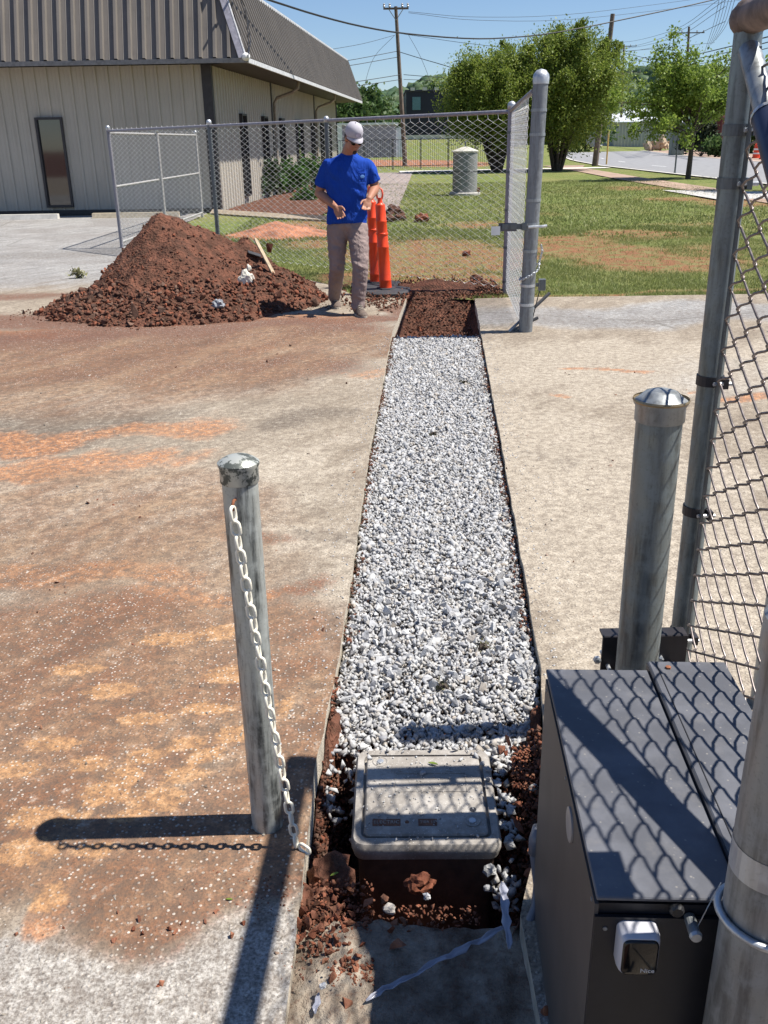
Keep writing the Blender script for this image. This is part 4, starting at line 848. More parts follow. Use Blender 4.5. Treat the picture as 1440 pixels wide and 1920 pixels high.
o = MB().tube([(x, y, .03) for x, y in kp], [(.09, .10)] * len(kp), 4).build('bed_edging', simple('tan_edging', (.5, .4, .29), .9)); tag(o, 'tan edging strip around the mulch bed beside the building', 'edging')
for k, (px, py, rx, ry, n, lab) in enumerate(((505, 372, .62, 1.15, 1700, 'dark green upright shrub nearest the building corner'), (545, 366, .75, .95, 1800, 'bright green sprawling shrub second along the mulch bed'), (575, 352, .8, 1.05, 1800, 'bright green shrub third along the mulch bed'), (600, 362, .45, .7, 700, 'small dark shrub beside the worker elbow'), (572, 382, .35, .35, 400, 'tiny tuft shrub low in the mulch bed'))):
    c = g(px, py); bush('shrub', (c.x, c.y, .03), (rx, rx, ry), n, .09, m_leafC if k % 3 else simple('dark_shrub_leaf', (.035, .07, .02), .5), lab, 'shrubs in the mulch bed')
# ================================================================== CHAIN LINK FENCES
PW = .0718
def wire_pts(H, z0=0.0, amp=PW / 2, dep=.0025, round_=True, ph=0):
    pts = []; h = PW / 2; n = int(H / h)
    for k in range(n + 1):
        s = 1 if (k + ph) % 2 else -1; z = z0 + k * h
        if round_: pts += [(s * amp * .93, -dep * s, z - .0035), (s * amp * 1.06, 0, z), (s * amp * .93, dep * s, z + .0035)]
        else: pts.append((s * amp * 1.03, dep * s, z))
    return pts
def near_wire(H, ph):
    pts = []; h = PW / 2; n = int(H / h); amp = PW / 2
    for k in range(n + 1):
        s = 1 if (k + ph) % 2 else -1; z = k * h; pts += [(s * amp * .90, -.003 * s, z - .0045), (s * amp * 1.06, 0, z), (s * amp * .90, .003 * s, z + .0045)]
        if k < n: d = -.002 if s > 0 else .013; pts += [(s * amp * .35, -d * .9, z + h * .33), (-s * amp * .35, -d * .9, z + h * .67)]
    return pts
def mesh_panel(root, p0, p1, H, r, mat, name='chain_link_mesh', sides=3, z0=.03, barb=True):
    """one wire after another in a single part"""
    p0 = Vector(p0); p1 = Vector(p1); L = (p1 - p0).length; a = atan2(p1.y - p0.y, p1.x - p0.x); n = int(L / PW); kk = []
    for ph in (0, 1):
        base = MB(); base.tube(wire_pts(H, z0, round_=False, ph=ph), r, sides, cap=False)
        if barb:
            N_ = int(H / (PW / 2)); zt = z0 + N_ * PW / 2; sg = 1 if (N_ + ph) % 2 else -1; b_ = MB(); base.tube([(sg * PW / 2, 0, zt - .005), (sg * PW / 2 + .003, 0, zt + .03), (sg * PW / 2 + .010, .004, zt + .06)], r * 1.2, 3, cap=False)
        kk.append((np.array(base.v), np.array(base.f)))
    ca, sa = cos(a), sin(a); Vs = []; allF = []; rel = p0 - root.location; nb = 0
    for i in range(n):
        V, F4 = kk[i % 2]; x = V[:, 0] + (i + .5) * PW + RNG.normal(0, .001); y = V[:, 1]; z = V[:, 2]
        Vs.append(np.stack([rel.x + x * ca - y * sa, rel.y + x * sa + y * ca, rel.z + z], 1)); allF.append(F4 + nb); nb += len(V)
    return fill_mesh(name, np.concatenate(Vs), np.concatenate(allF), mat, root)
def rail_tube(root, a, b, r, mat, name='top_rail', n=10):
    a = Vector(a) - root.location; b = Vector(b) - root.location; return autosmooth(MB().tube([a, b], r, n).build(name, mat, root))
def fpost(root, p, H, r, mat, name='post', cap=True, lean=(0, 0)):
    q = Vector(p) - root.location; o = MB().tube([(q.x, q.y, q.z - .1), (q.x + lean[0], q.y + lean[1], q.z + H)], r, 14).build(name, mat, root); autosmooth(o)
    if cap: MB().lathe([(r * 1.15, -.05), (r * 1.2, 0), (r * .95, r * .5), (r * .5, r * .8), (.002, r * .92)], 14, Matrix.Translation((q.x + lean[0], q.y + lean[1], q.z + H))).build('post_cap', m_galv_l, o, True)
    return o
FC = Vector((1.44, 10.72, 0)); F0 = Vector((-4.46, 16.45, 0)); FH = 1.90
mf = empty('chain_link_fence', FC, 'chain link fence panel row running from left post behind the worker to the corner post', 'fence'); dF = (F0 - FC)
for f, r, H, c in ((0, .038, 1.99, True), (1, .03, 1.93, True), (.355, .03, 1.93, True), (.66, .032, 1.95, True)): fpost(mf, FC + dF * f, H, r, m_galv_d if f in (.355, .66) else m_railt, cap=c)
rail_tube(mf, FC + Vector((0, 0, 1.92)), F0 + Vector((0, 0, 1.87)), .021, m_railt)
mesh_panel(mf, FC + dF.normalized() * .03, F0, 1.83, .0031, m_wire, z0=.06)
for z in (.12, .5, .9, 1.3, 1.7): MB().lathe([(.043, z), (.043, z + .025)], 12).build('tension_band', m_galv_d, mf)
rf_ = empty('return_fence', F0, 'chain link fence returning from the left post straight back to the building', 'fence'); R1 = Vector((-4.34, 19.5, 0)); R2 = Vector((-4.30, 23.4, 0)); m_encl = galv('pale_frame', (.36, .35, .335), (.24, .23, .22), .5, .6, .1)
for p in (R1, R2): fpost(rf_, p, 1.92, .03, m_encl)
for z in (1.84, 1.0, .1): rail_tube(rf_, F0 + Vector((0, 0, z)), R2 + Vector((0, 0, z)), .02, m_encl, 'rail')
mesh_panel(rf_, F0, R2, 1.8, .0021, m_wire2, z0=.06)
# short panel from corner post towards the big gate post
BP = Vector((1.325, 8.44, 0)); gp = empty('side_fence', FC + Vector((-.01, -.05, 0)), 'short chain link panel between the corner post and the big far gate post', 'fence')
rail_tube(gp, FC + Vector((-.01, -.04, 1.93)), BP + Vector((.0, .1, 2.02)), .022, m_railt); mesh_panel(gp, FC + Vector((-.005, -.05, 0)), BP + Vector((-.03, .09, 0)), 1.87, .0031, m_wire, z0=.05)
# big far gate post
bp = empty('gate_post', BP, 'tall galvanised gate post with chain at the end of the fence across the trench', 'gate post')
o = MB().tube([(0, 0, -.2), (.045, 0, 2.12)], .063, 20).build('shaft', m_farp, bp); autosmooth(o)
autosmooth(MB().lathe([(.067, -.05), (.070, 0), (.064, .025), (.04, .055), (.002, .066)], 20, Matrix.Translation((.046, 0, 2.12))).build('post_cap', m_galv_l, bp))
for z in (1.87, 1.68, 1.15, .95, .72, .42, .25): MB().lathe([(.0675, -.012), (.0675, .012)], 20, Matrix.Translation((.045 * z / 2.1, 0, z))).build('tension_band', m_galv if z > .5 else m_galv_l, bp)
o = MB().box((-.13, .0, .93), (.22, .02, .045)).box((-.04, -.02, .93), (.06, .05, .06)).build('gate_latch', m_galv_d, bp)
MB().tube([(-.02, -.075, .93), (.1, -.09, .935), (.14, -.08, .94)], .012, 8).build('latch_fork', m_galv_l, bp)
tg = MB().box((-.30, -.03, .90), (.08, .004, .075), rz=.1).build('white_tag', m_white, bp); MB().box((-.19, .015, .925), (.16, .008, .07), rz=-.1).build('grey_strap', simple('grey_strap', (.10, .10, .12), .6), bp)
def chain(root, P, rlink, wid, pitch, mat, name='chain_link', twist=0):
    """P polyline; returns links alternating by 90 degrees"""
    P = [Vector(p) for p in P]; segs = [(P[i + 1] - P[i]).length for i in range(len(P) - 1)]; L = sum(segs); n = int(L / pitch)
    m = MB(); ln = pitch + 2 * rlink * .95; pts = []; hw = wid / 2 - rlink; hl = ln / 2 - rlink
    for k in range(16):
        a = 2 * pi * k / 16; x = cos(a) * hw; z = sin(a) * hw + (hl - hw) * (1 if sin(a) > 0 else -1 if sin(a) < 0 else 0); pts.append((x, 0, z))
    pts = pts + [pts[0]]; m.tube(pts, rlink, 7, cap=False, up=(0, 1, 0)); me = m.mesh(name); me.materials.append(mat); me.polygons.foreach_set('use_smooth', [True] * len(me.polygons))
    for i in range(n):
        s = (i + .5) * pitch; k = 0
        while k < len(segs) - 1 and s > segs[k]: s -= segs[k]; k += 1
        d = (P[k + 1] - P[k]).normalized(); p = P[k] + d * s; o = link(name, me, None, root)
        q = d.to_track_quat('Z', 'Y'); M = q.to_matrix().to_4x4() @ Matrix.Rotation((i % 2) * pi / 2 + twist + random.uniform(-.2, .2), 4, 'Z'); M.translation = p - root.location; o.matrix_local = M
ch = empty('steel_chain', BP + Vector((0, 0, .75)), 'bright steel chain looped around the big far gate post', 'chain')
ring = [BP + Vector((.02 + cos(a) * .085, sin(a) * .085, .47 + .10 * (1 + cos(a)) * .5 + (.04 if cos(a) > .8 else 0))) for a in np.linspace(.3, 2 * pi + .2, 22)] + [BP + Vector((.12, -.03, .72)), BP + Vector((.10, -.04, .80))]
chain(ch, ring, .0045, .024, .026, m_galv_l, 'chain_link')
jb = empty('junction_box', BP + Vector((.12, .02, .42)), 'small grey electrical box on a thin wire beside the big far post', 'junction box'); boxpart('body', (.02, 0, 0), (.06, .05, .10), m_galv, jb); boxpart('cover', (.02, -.03, 0), (.05, .012, .09), m_galv_d, jb); MB().tube([(0, -.01, -.05), (-.03, -.02, -.18), (-.06, -.03, -.32)], .005, 5).build('wire', m_black, jb); MB().box((-.02, 0, 0), (.03, .02, .03)).build('mount', m_galv_d, jb)
for k, (a, b, lab) in enumerate((((940, 628), (1030, 550), 'longer black and grey rod leaning at the foot of the big far post'), ((935, 635), (1008, 596), 'shorter black rod with a knob at the foot of the big far post'))):
    A = g(968, 624) + Vector((.0, .05, .015)); B = at(b[0], b[1], 8.75 if k == 0 else 8.6); A = g(955 + 8 * k, 628 - 4 * k) + Vector((0, .08, .01))
    o = empty('ground_rod', A, lab, 'rod'); d = B - A; MB().tube([(0, 0, 0), d * .7], .012, 8).build('shaft', m_galv, o); MB().tube([d * .62, d], .016, 8).build('sleeve', m_black, o)
# ================================================================== DIRT PILE
pc = Vector((-2.33, 10.75, 0))
dp = empty('dirt_pile', pc, 'large heap of red brown dirt and clods in front of the fence', 'dirt pile')
def pile_h(X, Y):
    X0, Y0 = X, Y; X = X + .16 * fbm(X0, Y0, 1.5, 81, 3) + .07 * fbm(X0, Y0, 5, 82, 3); Y = Y + .16 * fbm(X0, Y0, 1.5, 83, 3) + .07 * fbm(X0, Y0, 5, 84, 3)
    def cone(cx, cy, h, rx, ry, p=1.0):
        rxx = np.where(X < cx, rx[0], rx[1]); ryy = np.where(Y < cy, ry[0], ry[1]); r = np.sqrt(((X - cx) / rxx) ** 2 + ((Y - cy) / ryy) ** 2); return h * np.clip(1 - r, 0, 1) ** p
    h = np.maximum.reduce([cone(-2.36, 10.85, 1.03, (1.25, 1.5), (1.75, 1.4), 1.0) - .04, cone(-1.35, 10.6, .42, (1.3, .85), (1.1, .9), .85), cone(-2.95, 10.1, .30, (.72, 1.0), (.9, .9), .8), cone(-2.2, 9.85, .34, (1.2, 1.2), (.85, .9), .8), cone(-1.7, 11.3, .60, (1.0, .8), (1, .8), 1.)])
    k = sst(h, 0, .12); h = h - .04 * np.exp(-((X + 2.36) ** 2 + (Y - 10.85) ** 2) / .01)
    return h + k * (.07 * fbm(X, Y, 1.8, 21, 3) + .035 * fbm(X, Y, 7, 22, 3) + .012 * fbm(X, Y, 22, 25, 3)) - .012
xs = np.arange(-3.9, -.4, .022); ysp = np.arange(8.9, 12.4, .024)
m_pile = soilmat('pile_soil')
po = grid('soil_mound', xs - pc.x, ysp - pc.y, lambda X, Y: pile_h(X + pc.x, Y + pc.y), m_pile, None, dp)
def pile_pts(n, lo=.0):
    out = []
    while len(out) < n:
        x = random.uniform(-3.85, -.55); y = random.uniform(8.95, 11.4); h = float(pile_h(np.array([x]), np.array([y]))[0])
        if h > lo - .0 and (h > .005 or random.random() < .02) and (h < .45 or random.random() < .4): out.append((x, y, h, random.random()))
    return out
pp_ = pile_pts(3800); bigs = []; sm = []
for (x, y, h, u) in pp_:
    low = h < .3 and y < 10.5; s = (random.lognormvariate(math.log(.022), .42) if low else random.lognormvariate(math.log(.012), .4)); sm.append((x, y, h + s * .3, min(s, .045)))
for (x, y, h, u) in pile_pts(235):
    low = h < .28; s = random.uniform(.028, .07) if low else random.uniform(.018, .038); bigs.append((x, y, h + s * .25, s))
for k in range(900):
    x = random.uniform(-3.9, -.5); y = float(np.interp(x, [-3.8, -2.4, -1.6, -.6], [9.85, 9.1, 9.55, 10.1])) + random.gauss(0, .16); s = random.lognormvariate(math.log(.009), .5); sm.append((x, y, s * .4, min(s, .03)))
for k in range(55):   # toe clods along the front and left
    x = random.uniform(-3.8, -.7); y = float(np.interp(x, [-3.8, -2.4, -1.6, -.6], [9.85, 9.05, 9.55, 10.1])) + random.uniform(-.08, .1); s = random.uniform(.025, .095) * random.uniform(.6, 1); bigs.append((x, y, s * .5, s))
bigs += [(-2.43, 9.12, .11, .09), (-2.45, 9.0, .03, .05), (-1.28, 11.1, .52, .10), (-3.05, 9.7, .16, .10)]
stone_objects('clod', [(b[0] - pc.x, b[1] - pc.y, b[2]) for b in bigs], [b[3] for b in bigs], m_clod, dp)
A = np.array(sm); tag(scatter('small_clods', A[:, :3] - np.array([pc.x, pc.y, 0]), A[:, 3], m_clod, dp), kind='stuff')
# white concrete lump, grey stones, stake, tar piece on the heap
def pz(px, py):
    """where a photo ray meets the heap"""
    d = ray(px, py)
    for k in range(4000):
        Yk = 8.8 + k * .001; p = O + d * (Yk / d.y); h = float(pile_h(np.array([p.x]), np.array([p.y]))[0]) if k % 8 == 0 else None
        if h is not None and p.z <= h + .012: return p
    return g(px, py)
def lump(name, p, s, mat, label, cat, squ=(1, .8, .7), seed=3, sub=3):
    bm = bmesh.new(); bmesh.ops.create_icosphere(bm, subdivisions=sub, radius=1)
    for v in bm.verts: d = noise.noise(v.co * 1.6 + Vector((seed, 0, 0))) * .6 + noise.noise(v.co * 4 + Vector((0, seed, 0))) * .25; v.co = Vector((v.co.x * squ[0], v.co.y * squ[1], v.co.z * squ[2])) * (1 + d) * s
    me = bpy.data.meshes.new(name); bm.to_mesh(me); bm.free(); o = link(name, me, mat); o.location = p; return tag(o, label, cat)
p = pz(462, 527); lump('concrete_lump', p + Vector((0, -.02, .02)), .075, simple('plaster_white', (.72, .68, .58), .9, 0, .25, 20, .6, .01), 'white lump of broken concrete on the right slope of the dirt heap', 'concrete lump', (1, .6, 1.1), 4)
p = pz(467, 505); lump('concrete_lump', p, .04, simple('plaster_white', (.72, .68, .58)), 'smaller white concrete crumb above the white lump on the heap', 'concrete lump', (.7, .6, 1.3), 9)
p = pz(410, 575); lump('grey_rock', p + Vector((0, -.03, .03)), .055, simple('grey_rock', (.25, .26, .28), .85), 'grey blue rock at the front toe of the dirt heap', 'rock', (1.2, .8, .8), 6)
p = pz(255, 590); lump('dark_clod', g(258, 592) + Vector((0, 0, .05)), .06, m_clod, 'dark elongated clod lying in front of the dirt heap', 'clod', (.7, .7, 1.3), 8)
A = pz(510, 508); B = at(478, 447, A.y + .15); st = MB(); d = B - A; q = d.to_track_quat('Z', 'Y').to_matrix().to_4x4(); q.translation = A - d * .15; L = d.length * 1.15
st.loft([[q @ Vector((x * w, y * .5, z)) for x, y in ((-.022, -.016), (.022, -.016), (.022, .016), (-.022, .016))] for z, w in ((0, .5), (.05, 1), (L - .05, 1), (L, .55))]); tag(st.build('wooden_stake', m_stakew), 'weathered wooden stake leaning out of the right side of the heap', 'stake')
p = pz(477, 481); o = MB().box((0, 0, 0), (.16, .10, .02), bev=.006).build('asphalt_chunk', m_rubber); o.location = p + Vector((0, 0, .03)); o.rotation_euler = (.2, .35, .3); tag(o, 'flat black asphalt chunk near the stake on the heap', 'asphalt chunk')
# ================================================================== GRAVEL
def grav_z(Y): return np.where(Y < 2.7, -.026 - .07 * sst(-Y, -2.62, -2.25), -.026 + .0 * np.sin(Y * 3)) * 1.0
def gmask(x, y):
    xl = float(lerp_edge(TL, y)); xr = float(lerp_edge(TR, y))
    if y < 2.46 and x < xl + .13 * (2.46 - y) / .22 + .02: return False   # soil shows at the back left of the pit
    if y < 2.30 and x > .38: return False
    return xl + .012 < x < xr - .012
gb = grid('gravel_base', np.linspace(0, 1, 12), np.linspace(0, 1, 80), lambda X, Y: X * 0, m_grav)
X, Y = np.meshgrid(np.linspace(0.0, 1, 12), np.linspace(2.40, 8.46, 80)); xl = np.interp(Y, [p[1] for p in TL], [p[0] for p in TL]); xr = np.interp(Y, [p[1] for p in TR], [p[0] for p in TR])
gb.data.vertices.foreach_set('co', np.stack([(xl + .01 + (xr - xl - .02) * X).ravel(), Y.ravel(), (grav_z(Y) - .03 - .12 * sst(-Y, -2.55, -2.4) - .05 * sst(Y, 8.35, 8.46)).ravel()], 1).astype(np.float32).ravel()); gb.data.update()
gb.data.materials.clear(); gb.data.materials.append(simple('gravel_fines', (.13, .105, .09), .95, 0, .5, 60, .8, .01))
pts = []; szs = []
for _ in range(110000):
    y = 2.28 + 6.22 * random.random() ** 1.15; x = random.uniform(-.25, 1.0)
    if not gmask(x, y): continue
    s = min(.034, max(.009, random.lognormvariate(math.log(.0108), .40))); z = float(grav_z(np.array([y]))) - .012 + random.uniform(-.010, .010)
    if y > 8.42: z -= random.uniform(0, .08)
    pts.append((x, y, z)); szs.append(s)
    if len(pts) >= 48000: break
pts = np.array(pts); szs = np.array(szs)
near = np.where((pts[:, 1] < 3.4) & (szs > .014))[0]; near = near[np.argsort(pts[near, 2] * 20 + szs[near] * 30)[::-1]][:260]; rest = np.setdiff1d(np.arange(len(pts)), near)
stone_objects('stone', pts[near] + np.array([0, 0, .006]), szs[near], m_grav, gb); tag(scatter('gravel', pts[rest], szs[rest], m_grav), 'white crushed gravel filling the long trench', 'gravel', kind='stuff')
mk = []; mz = []
for _ in range(1400):
    y = random.uniform(2.4, 8.4); sd = random.random() < .5; x = float(lerp_edge(TL if sd else TR, y)) + (abs(random.gauss(0, .022)) + .004) * (1 if sd else -1)
    if noise.noise(Vector((y * 1.7, sd * 9, 0))) > -.15: mk.append((x, y, -.024 + random.uniform(-.004, .01))); mz.append(random.uniform(.004, .011))
tag(scatter('edge_crumbs', np.array(mk), np.array(mz), m_clod), 'brown soil crumbs mixed into the edges of the gravel', 'clods', kind='stuff')
# gravel spilling round the lid
sp = []; ss = []
for _ in range(230):
    a = random.random()
    if a < .5: x, y = random.uniform(-.20, -.09), random.uniform(2.0, 2.45); z = -.10 - .5 * (2.35 - y) * .5
    elif a < .8: x, y = random.uniform(.30, .345), random.uniform(1.9, 2.35); z = -.07
    else: x, y = random.uniform(.27, .33), random.uniform(1.80, 1.9); z = -.12 - random.random() * .1
    if x > -.09 or y > 2.15 + (x + .2) * -1.2: sp.append((x, y, z)); ss.append(random.uniform(.010, .022))
tag(scatter('spilled_gravel', np.array(sp), np.array(ss), m_grav), 'loose white stones spilled around the buried box', 'gravel', kind='stuff')
# ================================================================== UTILITY BOX
LZ = -.045; hb = empty('buried_utility_box', (.10, 2.08, LZ), 'grey concrete underground utility box with dusty lid in the open pit', 'utility box', rz=radians(-1))
def lidmat():
    t = NT('lid_polymer'); a = t.noise(6, 6, .7); b = t.noise(70, 4, .7); v = t.voro(120)
    col = t.ramp(a, [(.3, (.17, .15, .13)), (.5, (.30, .275, .245)), (.72, (.48, .455, .42))]); col = t.mix(t.mr(b, .5, .7, 0, .5), col, (.20, .18, .16)); col = t.mix(t.mr(v, .22, .1, 0, .6), col, (.66, .64, .60))
    return t.done(col, .85, t.bump(b, .5, .003), spec=.3)
m_lid = lidmat()
def rrect(w, d, r, z, n=6):
    pts = []
    for cx, cy, a0 in ((w / 2 - r, d / 2 - r, 0), (-w / 2 + r, d / 2 - r, 90), (-w / 2 + r, -d / 2 + r, 180), (w / 2 - r, -d / 2 + r, 270)):
        for k in range(n + 1): a = radians(a0 + 90 * k / n); pts.append((cx + r * cos(a), cy + r * sin(a), z))
    return pts
w, d = .395, .41
autosmooth(MB().loft([rrect(w - .04, d - .04, .02, -.42), rrect(w - .034, d - .034, .02, -.056)]).build('box_wall', simple('soil_stained_wall', (.085, .05, .035), .9, 0, .5, 14, .5, .004), hb), 35)
autosmooth(MB().loft([rrect(w - .012, d - .012, .03, -.05), rrect(w - .004, d - .004, .035, -.035), rrect(w, d, .035, -.028), rrect(w, d, .035, -.012), rrect(w - .012, d - .012, .032, -.001), rrect(w - .05, d - .06, .02, 0), rrect(w - .05, d - .06, .02, -.014)]).build('body', m_lid, hb), 35)
autosmooth(MB().loft([rrect(w - .066, d - .076, .018, -.012), rrect(w - .066, d - .076, .018, -.001), rrect(w - .074, d - .084, .015, .003)]).build('lid', m_lid, hb), 30)
nb_ = MB()
for (cx, cy, ww, dd) in ((.02, .005, .20, .003), (.02, .085, .20, .003), (-.08, .045, .003, .083), (.12, .045, .003, .083)): nb_.box((cx, cy, .0032), (ww, dd, .003))
nb_.build('raised_panel_border', m_lid, hb)
for cx, cy in ((-.125, .14), (.125, -.115)):
    b_ = MB().lathe([(.019, .0025), (.023, .0045), (.021, .005), (.017, .003)], 20, Matrix.Translation((cx, cy, 0)), cap=False).build('bolt_socket', m_lid, hb); MB().lathe([(.010, .002), (.010, .006), (.006, .007)], 8, Matrix.Translation((cx, cy, 0))).build('bolt', m_galv_l, b_)
MB().lathe([(.009, .003), (.009, .0045)], 14, Matrix.Translation((.13, -.07, 0))).build('plug', m_rubber, hb)
m_rec = simple('clay_filled_recess', (.16, .075, .045), .95, 0, .4, 120, .6)
for cx, ww in ((-.105, .075), (.005, .05)):
    r_ = MB().box((cx, -.12, .0030), (ww, .026, .0025), bev=.0).build('nameplate', m_rec, hb)
MB().lathe([(.006, .003), (.005, .005), (.001, .006)], 8, Matrix.Translation((-.05, -.118, 0))).build('clay_spot', m_rec, hb)
def textobj(txt, size, M, mat, parent, name='lettering', ext=.0006, align='CENTER'):
    cu = bpy.data.curves.new('t', 'FONT'); cu.body = txt; cu.size = size; cu.extrude = ext; cu.align_x = align; cu.align_y = 'CENTER'; o = bpy.data.objects.new('t', cu); COL.objects.link(o)
    dg = bpy.context.evaluated_depsgraph_get(); me = bpy.data.meshes.new_from_object(o.evaluated_get(dg)); bpy.data.objects.remove(o); me.transform(M); me.name = name; me.materials.clear(); return link(name, me, mat, parent)
textobj('ELECTRIC', .016, Matrix.Translation((-.105, -.12, .0046)), m_lid, hb); textobj('TIER 15', .013, Matrix.Translation((.005, -.12, .0046)), m_lid, hb)
# stones and leaf lying on the lid
lp = []; ls = []
for _ in range(190): lp.append((.10 + random.uniform(-.18, .18), 2.08 + random.uniform(-.19, .2), LZ + .005)); ls.append(random.uniform(.002, .0065))
for q in ((.26, 2.235), (-.055, 2.235), (.275, 2.20), (.285, 2.13), (.10, 2.16), (.215, 2.225), (.29, 2.17), (.2, 2.27), (.0, 2.27), (.13, 2.27)): lp.append((q[0], q[1], LZ + .008)); ls.append(.013)
tag(scatter('lid_stones', np.array(lp), np.array(ls), m_grav), 'scattered white chips lying on the utility box lid', 'stones', kind='stuff')
def leaf_obj(p, a, s, label):
    m = MB(); pts = [(-1, 0, 0), (-.5, .22, .06), (0, .3, .12), (.6, .2, .1), (1, 0, 0), (.6, -.2, .1), (0, -.3, .12), (-.5, -.22, .06)]; m.add([(x * s, y * s, z * s + .002) for x, y, z in pts] + [(x * s, y * s, z * s + .0032) for x, y, z in pts], [tuple(range(8))[::-1], tuple(range(8, 16))] + [(i, (i + 1) % 8, 8 + (i + 1) % 8, 8 + i) for i in range(8)])
    o = m.build('fallen_leaf', m_leafB); o.location = p; o.rotation_euler = (0, 0, a); tag(o, label, 'leaf')
leaf_obj(g(812, 1436, LZ) + Vector((0, 0, .006)), -.4, .016, 'green leaf lying on the box lid'); leaf_obj(g(430, 1690) + Vector((0, 0, .004)), -.1, .009, 'small green leaf on the gravelly pavement'); leaf_obj(g(628, 1658, -.06) + Vector((0, 0, .03)), .5, .012, 'green leaf on the soil left of the box')
# clods round the pit
def scat_clods(name, boxes, n, mat, smin, smax, parent=None, label='', zoff=0, cat='clods'):
    Pp = []; Ss = []
    for _ in range(n):
        (px0, py0, px1, py1, zz) = random.choice(boxes); c = g(random.uniform(px0, px1), random.uniform(py0, py1), zz); s = random.uniform(smin, smax) * random.uniform(.5, 1); Pp.append((c.x, c.y, zz + s * .4)); Ss.append(s)
    o = scatter(name, np.array(Pp), np.array(Ss), mat, parent)
    if parent is None: tag(o, label, cat, kind='stuff')
    return o
scat_clods('pit_crumbs', [(590, 1650, 700, 1760, -.035), (560, 1690, 690, 1800, -.035), (640, 1700, 900, 1740, -.05), (620, 1800, 700, 1850, -.03), (960, 1400, 1015, 1480, -.04), (960, 1400, 1015, 1560, -.08), (930, 1560, 1010, 1660, -.2)], 1500, m_clodr, .004, .012, label='reddish clay crumbs around the edges of the pit')
scat_clods('pavement_crumbs', [(240, 1690, 540, 1750, 0), (330, 1620, 560, 1710, 0), (420, 1640, 550, 1700, 0), (430, 1640, 550, 1720, 0), (520, 1740, 640, 1850, -.0)], 420, m_clodr, .002, .007, label='small clay crumbs scattered on the pavement near the bollard')
wl_ = [(250, 1745, .010), (262, 1728, .012), (405, 1712, .011), (435, 1758, .013), (318, 1745, .010), (330, 1750, .010), (222, 1713, .008), (305, 1846, .011), (298, 1852, .009), (215, 1765, .009), (268, 1752, .010), (340, 1735, .008), (385, 1732, .009), (30, 1755, .008), (120, 1742, .006), (455, 1735, .01)]
for k, (px, py, s) in enumerate(wl_):
    pass
cl = empty('clay_chips', g(320, 1740), 'row of small red clay chips on the pale pavement left of pit', 'clay chips', 'clay chips on the pavement')
stone_objects('chip', [tuple(g(px, py) - cl.location + Vector((0, 0, s * .5))) for px, py, s in wl_], [s * 1.15 for *_, s in wl_], m_clodr, cl)
sc_ = empty('stray_clods', g(300, 980), 'dark stray dirt clods scattered over the left lot around the chained bollard', 'clods'); SP_ = [(165, 945, .016), (183, 938, .010), (107, 1094, .013), (95, 1108, .011), (262, 972, .012), (61, 1040, .010), (213, 948, .010), (190, 870, .009), (262, 950, .008), (607, 1184, .013), (590, 1162, .008), (122, 1102, .008), (440, 950, .008), (500, 680, .02), (520, 665, .016), (578, 712, .016), (545, 650, .016), (330, 690, .012), (180, 1062, .009), (950, 880, .01), (1075, 1055, .008), (1150, 865, .009), (1110, 880, .008), (70, 1150, .008), (250, 1210, .007), (1190, 700, .012), (1060, 700, .012), (650, 720, .014), (360, 1075, .007)]
stone_objects('clod', [tuple(g(px, py) - sc_.location + Vector((0, 0, s * .4))) for px, py, s in SP_], [s * 1.1 for *_, s in SP_], m_clod, sc_)
for k in range(1): pass
cb = empty('clay_lumps', g(600, 1750, -.03), 'larger red clay lumps piled against the left slab edge below the box', 'clay lumps')
bigp = [(568, 1715, .02), (575, 1735, .022), (600, 1745, .018), (585, 1760, .018), (630, 1770, .022), (600, 1775, .014), (628, 1690, .014), (745, 1780, .026), (740, 1735, .016), (735, 1748, .014), (755, 1728, .013), (650, 1885, .018), (610, 1805, .012), (672, 1800, .018), (665, 1820, .014), (560, 1740, .02), (566, 1760, .016), (655, 1735, .018), (590, 1720, .016), (610, 1730, .014), (830, 1745, .008), (765, 1750, .008), (680, 1775, .012), (625, 1840, .02), (690, 1700, .02), (720, 1690, .016)]
for k in range(90): bigp.append((random.gauss(610, 38), random.gauss(1735, 35), random.uniform(.006, .014)))
stone_objects('lump', [tuple(g(px, py, -.03) - cb.location + Vector((0, 0, s * .5))) for px, py, s in bigp], [s for *_, s in bigp], m_clodr, cb)
lump('clay_rock', g(787, 1668, -.1) + Vector((0, 0, .02)), .032, m_clodr, 'brown clay rock leaning on the front of the utility box', 'rock', (1.1, .8, .7), 12)
lump('clay_mound', (-.155, 1.80, -.075), .055, m_soil, 'brown soil lump at the left front corner of the pit below the chain hook', 'soil lump', (1, 1.1, .9), 15)
lump('clay_mound', (-.19, 1.70, -.07), .05, m_soil, 'crumbly soil heap against the slab edge below the chain', 'soil lump', (.8, 1.3, .8), 25)
lb = empty('soil_bank', (-.17, 2.1, -.15), 'crumbly brown soil face between the left slab edge and the utility box', 'soil bank'); bk = []; bs = []
for _ in range(1500):
    y = random.uniform(1.68, 2.62); u = random.random(); x = float(lerp_edge(TL, y)) + .004 + .075 * u ** 1.3; z = -.10 - .22 * u + (.1 * max(0, (y - 2.2) / .4)); bk.append((x + .17, y - 2.1, z + .15 + random.uniform(-.015, .015))); bs.append(random.uniform(.004, .016))
tag(scatter('crumbs', np.array(bk), np.array(bs), m_clod, lb), kind='stuff')
stone_objects('lump', [(random.uniform(-.03, .05), random.uniform(-.4, .45), random.uniform(-.10, .03)) for _ in range(25)], [random.uniform(.012, .024) for _ in range(25)], m_clod, lb)
rb = empty('soil_bank', (.39, 2.05, -.12), 'crumbly dark soil bank between the utility box and the black cabinet', 'soil bank')
bk = []; bs = []
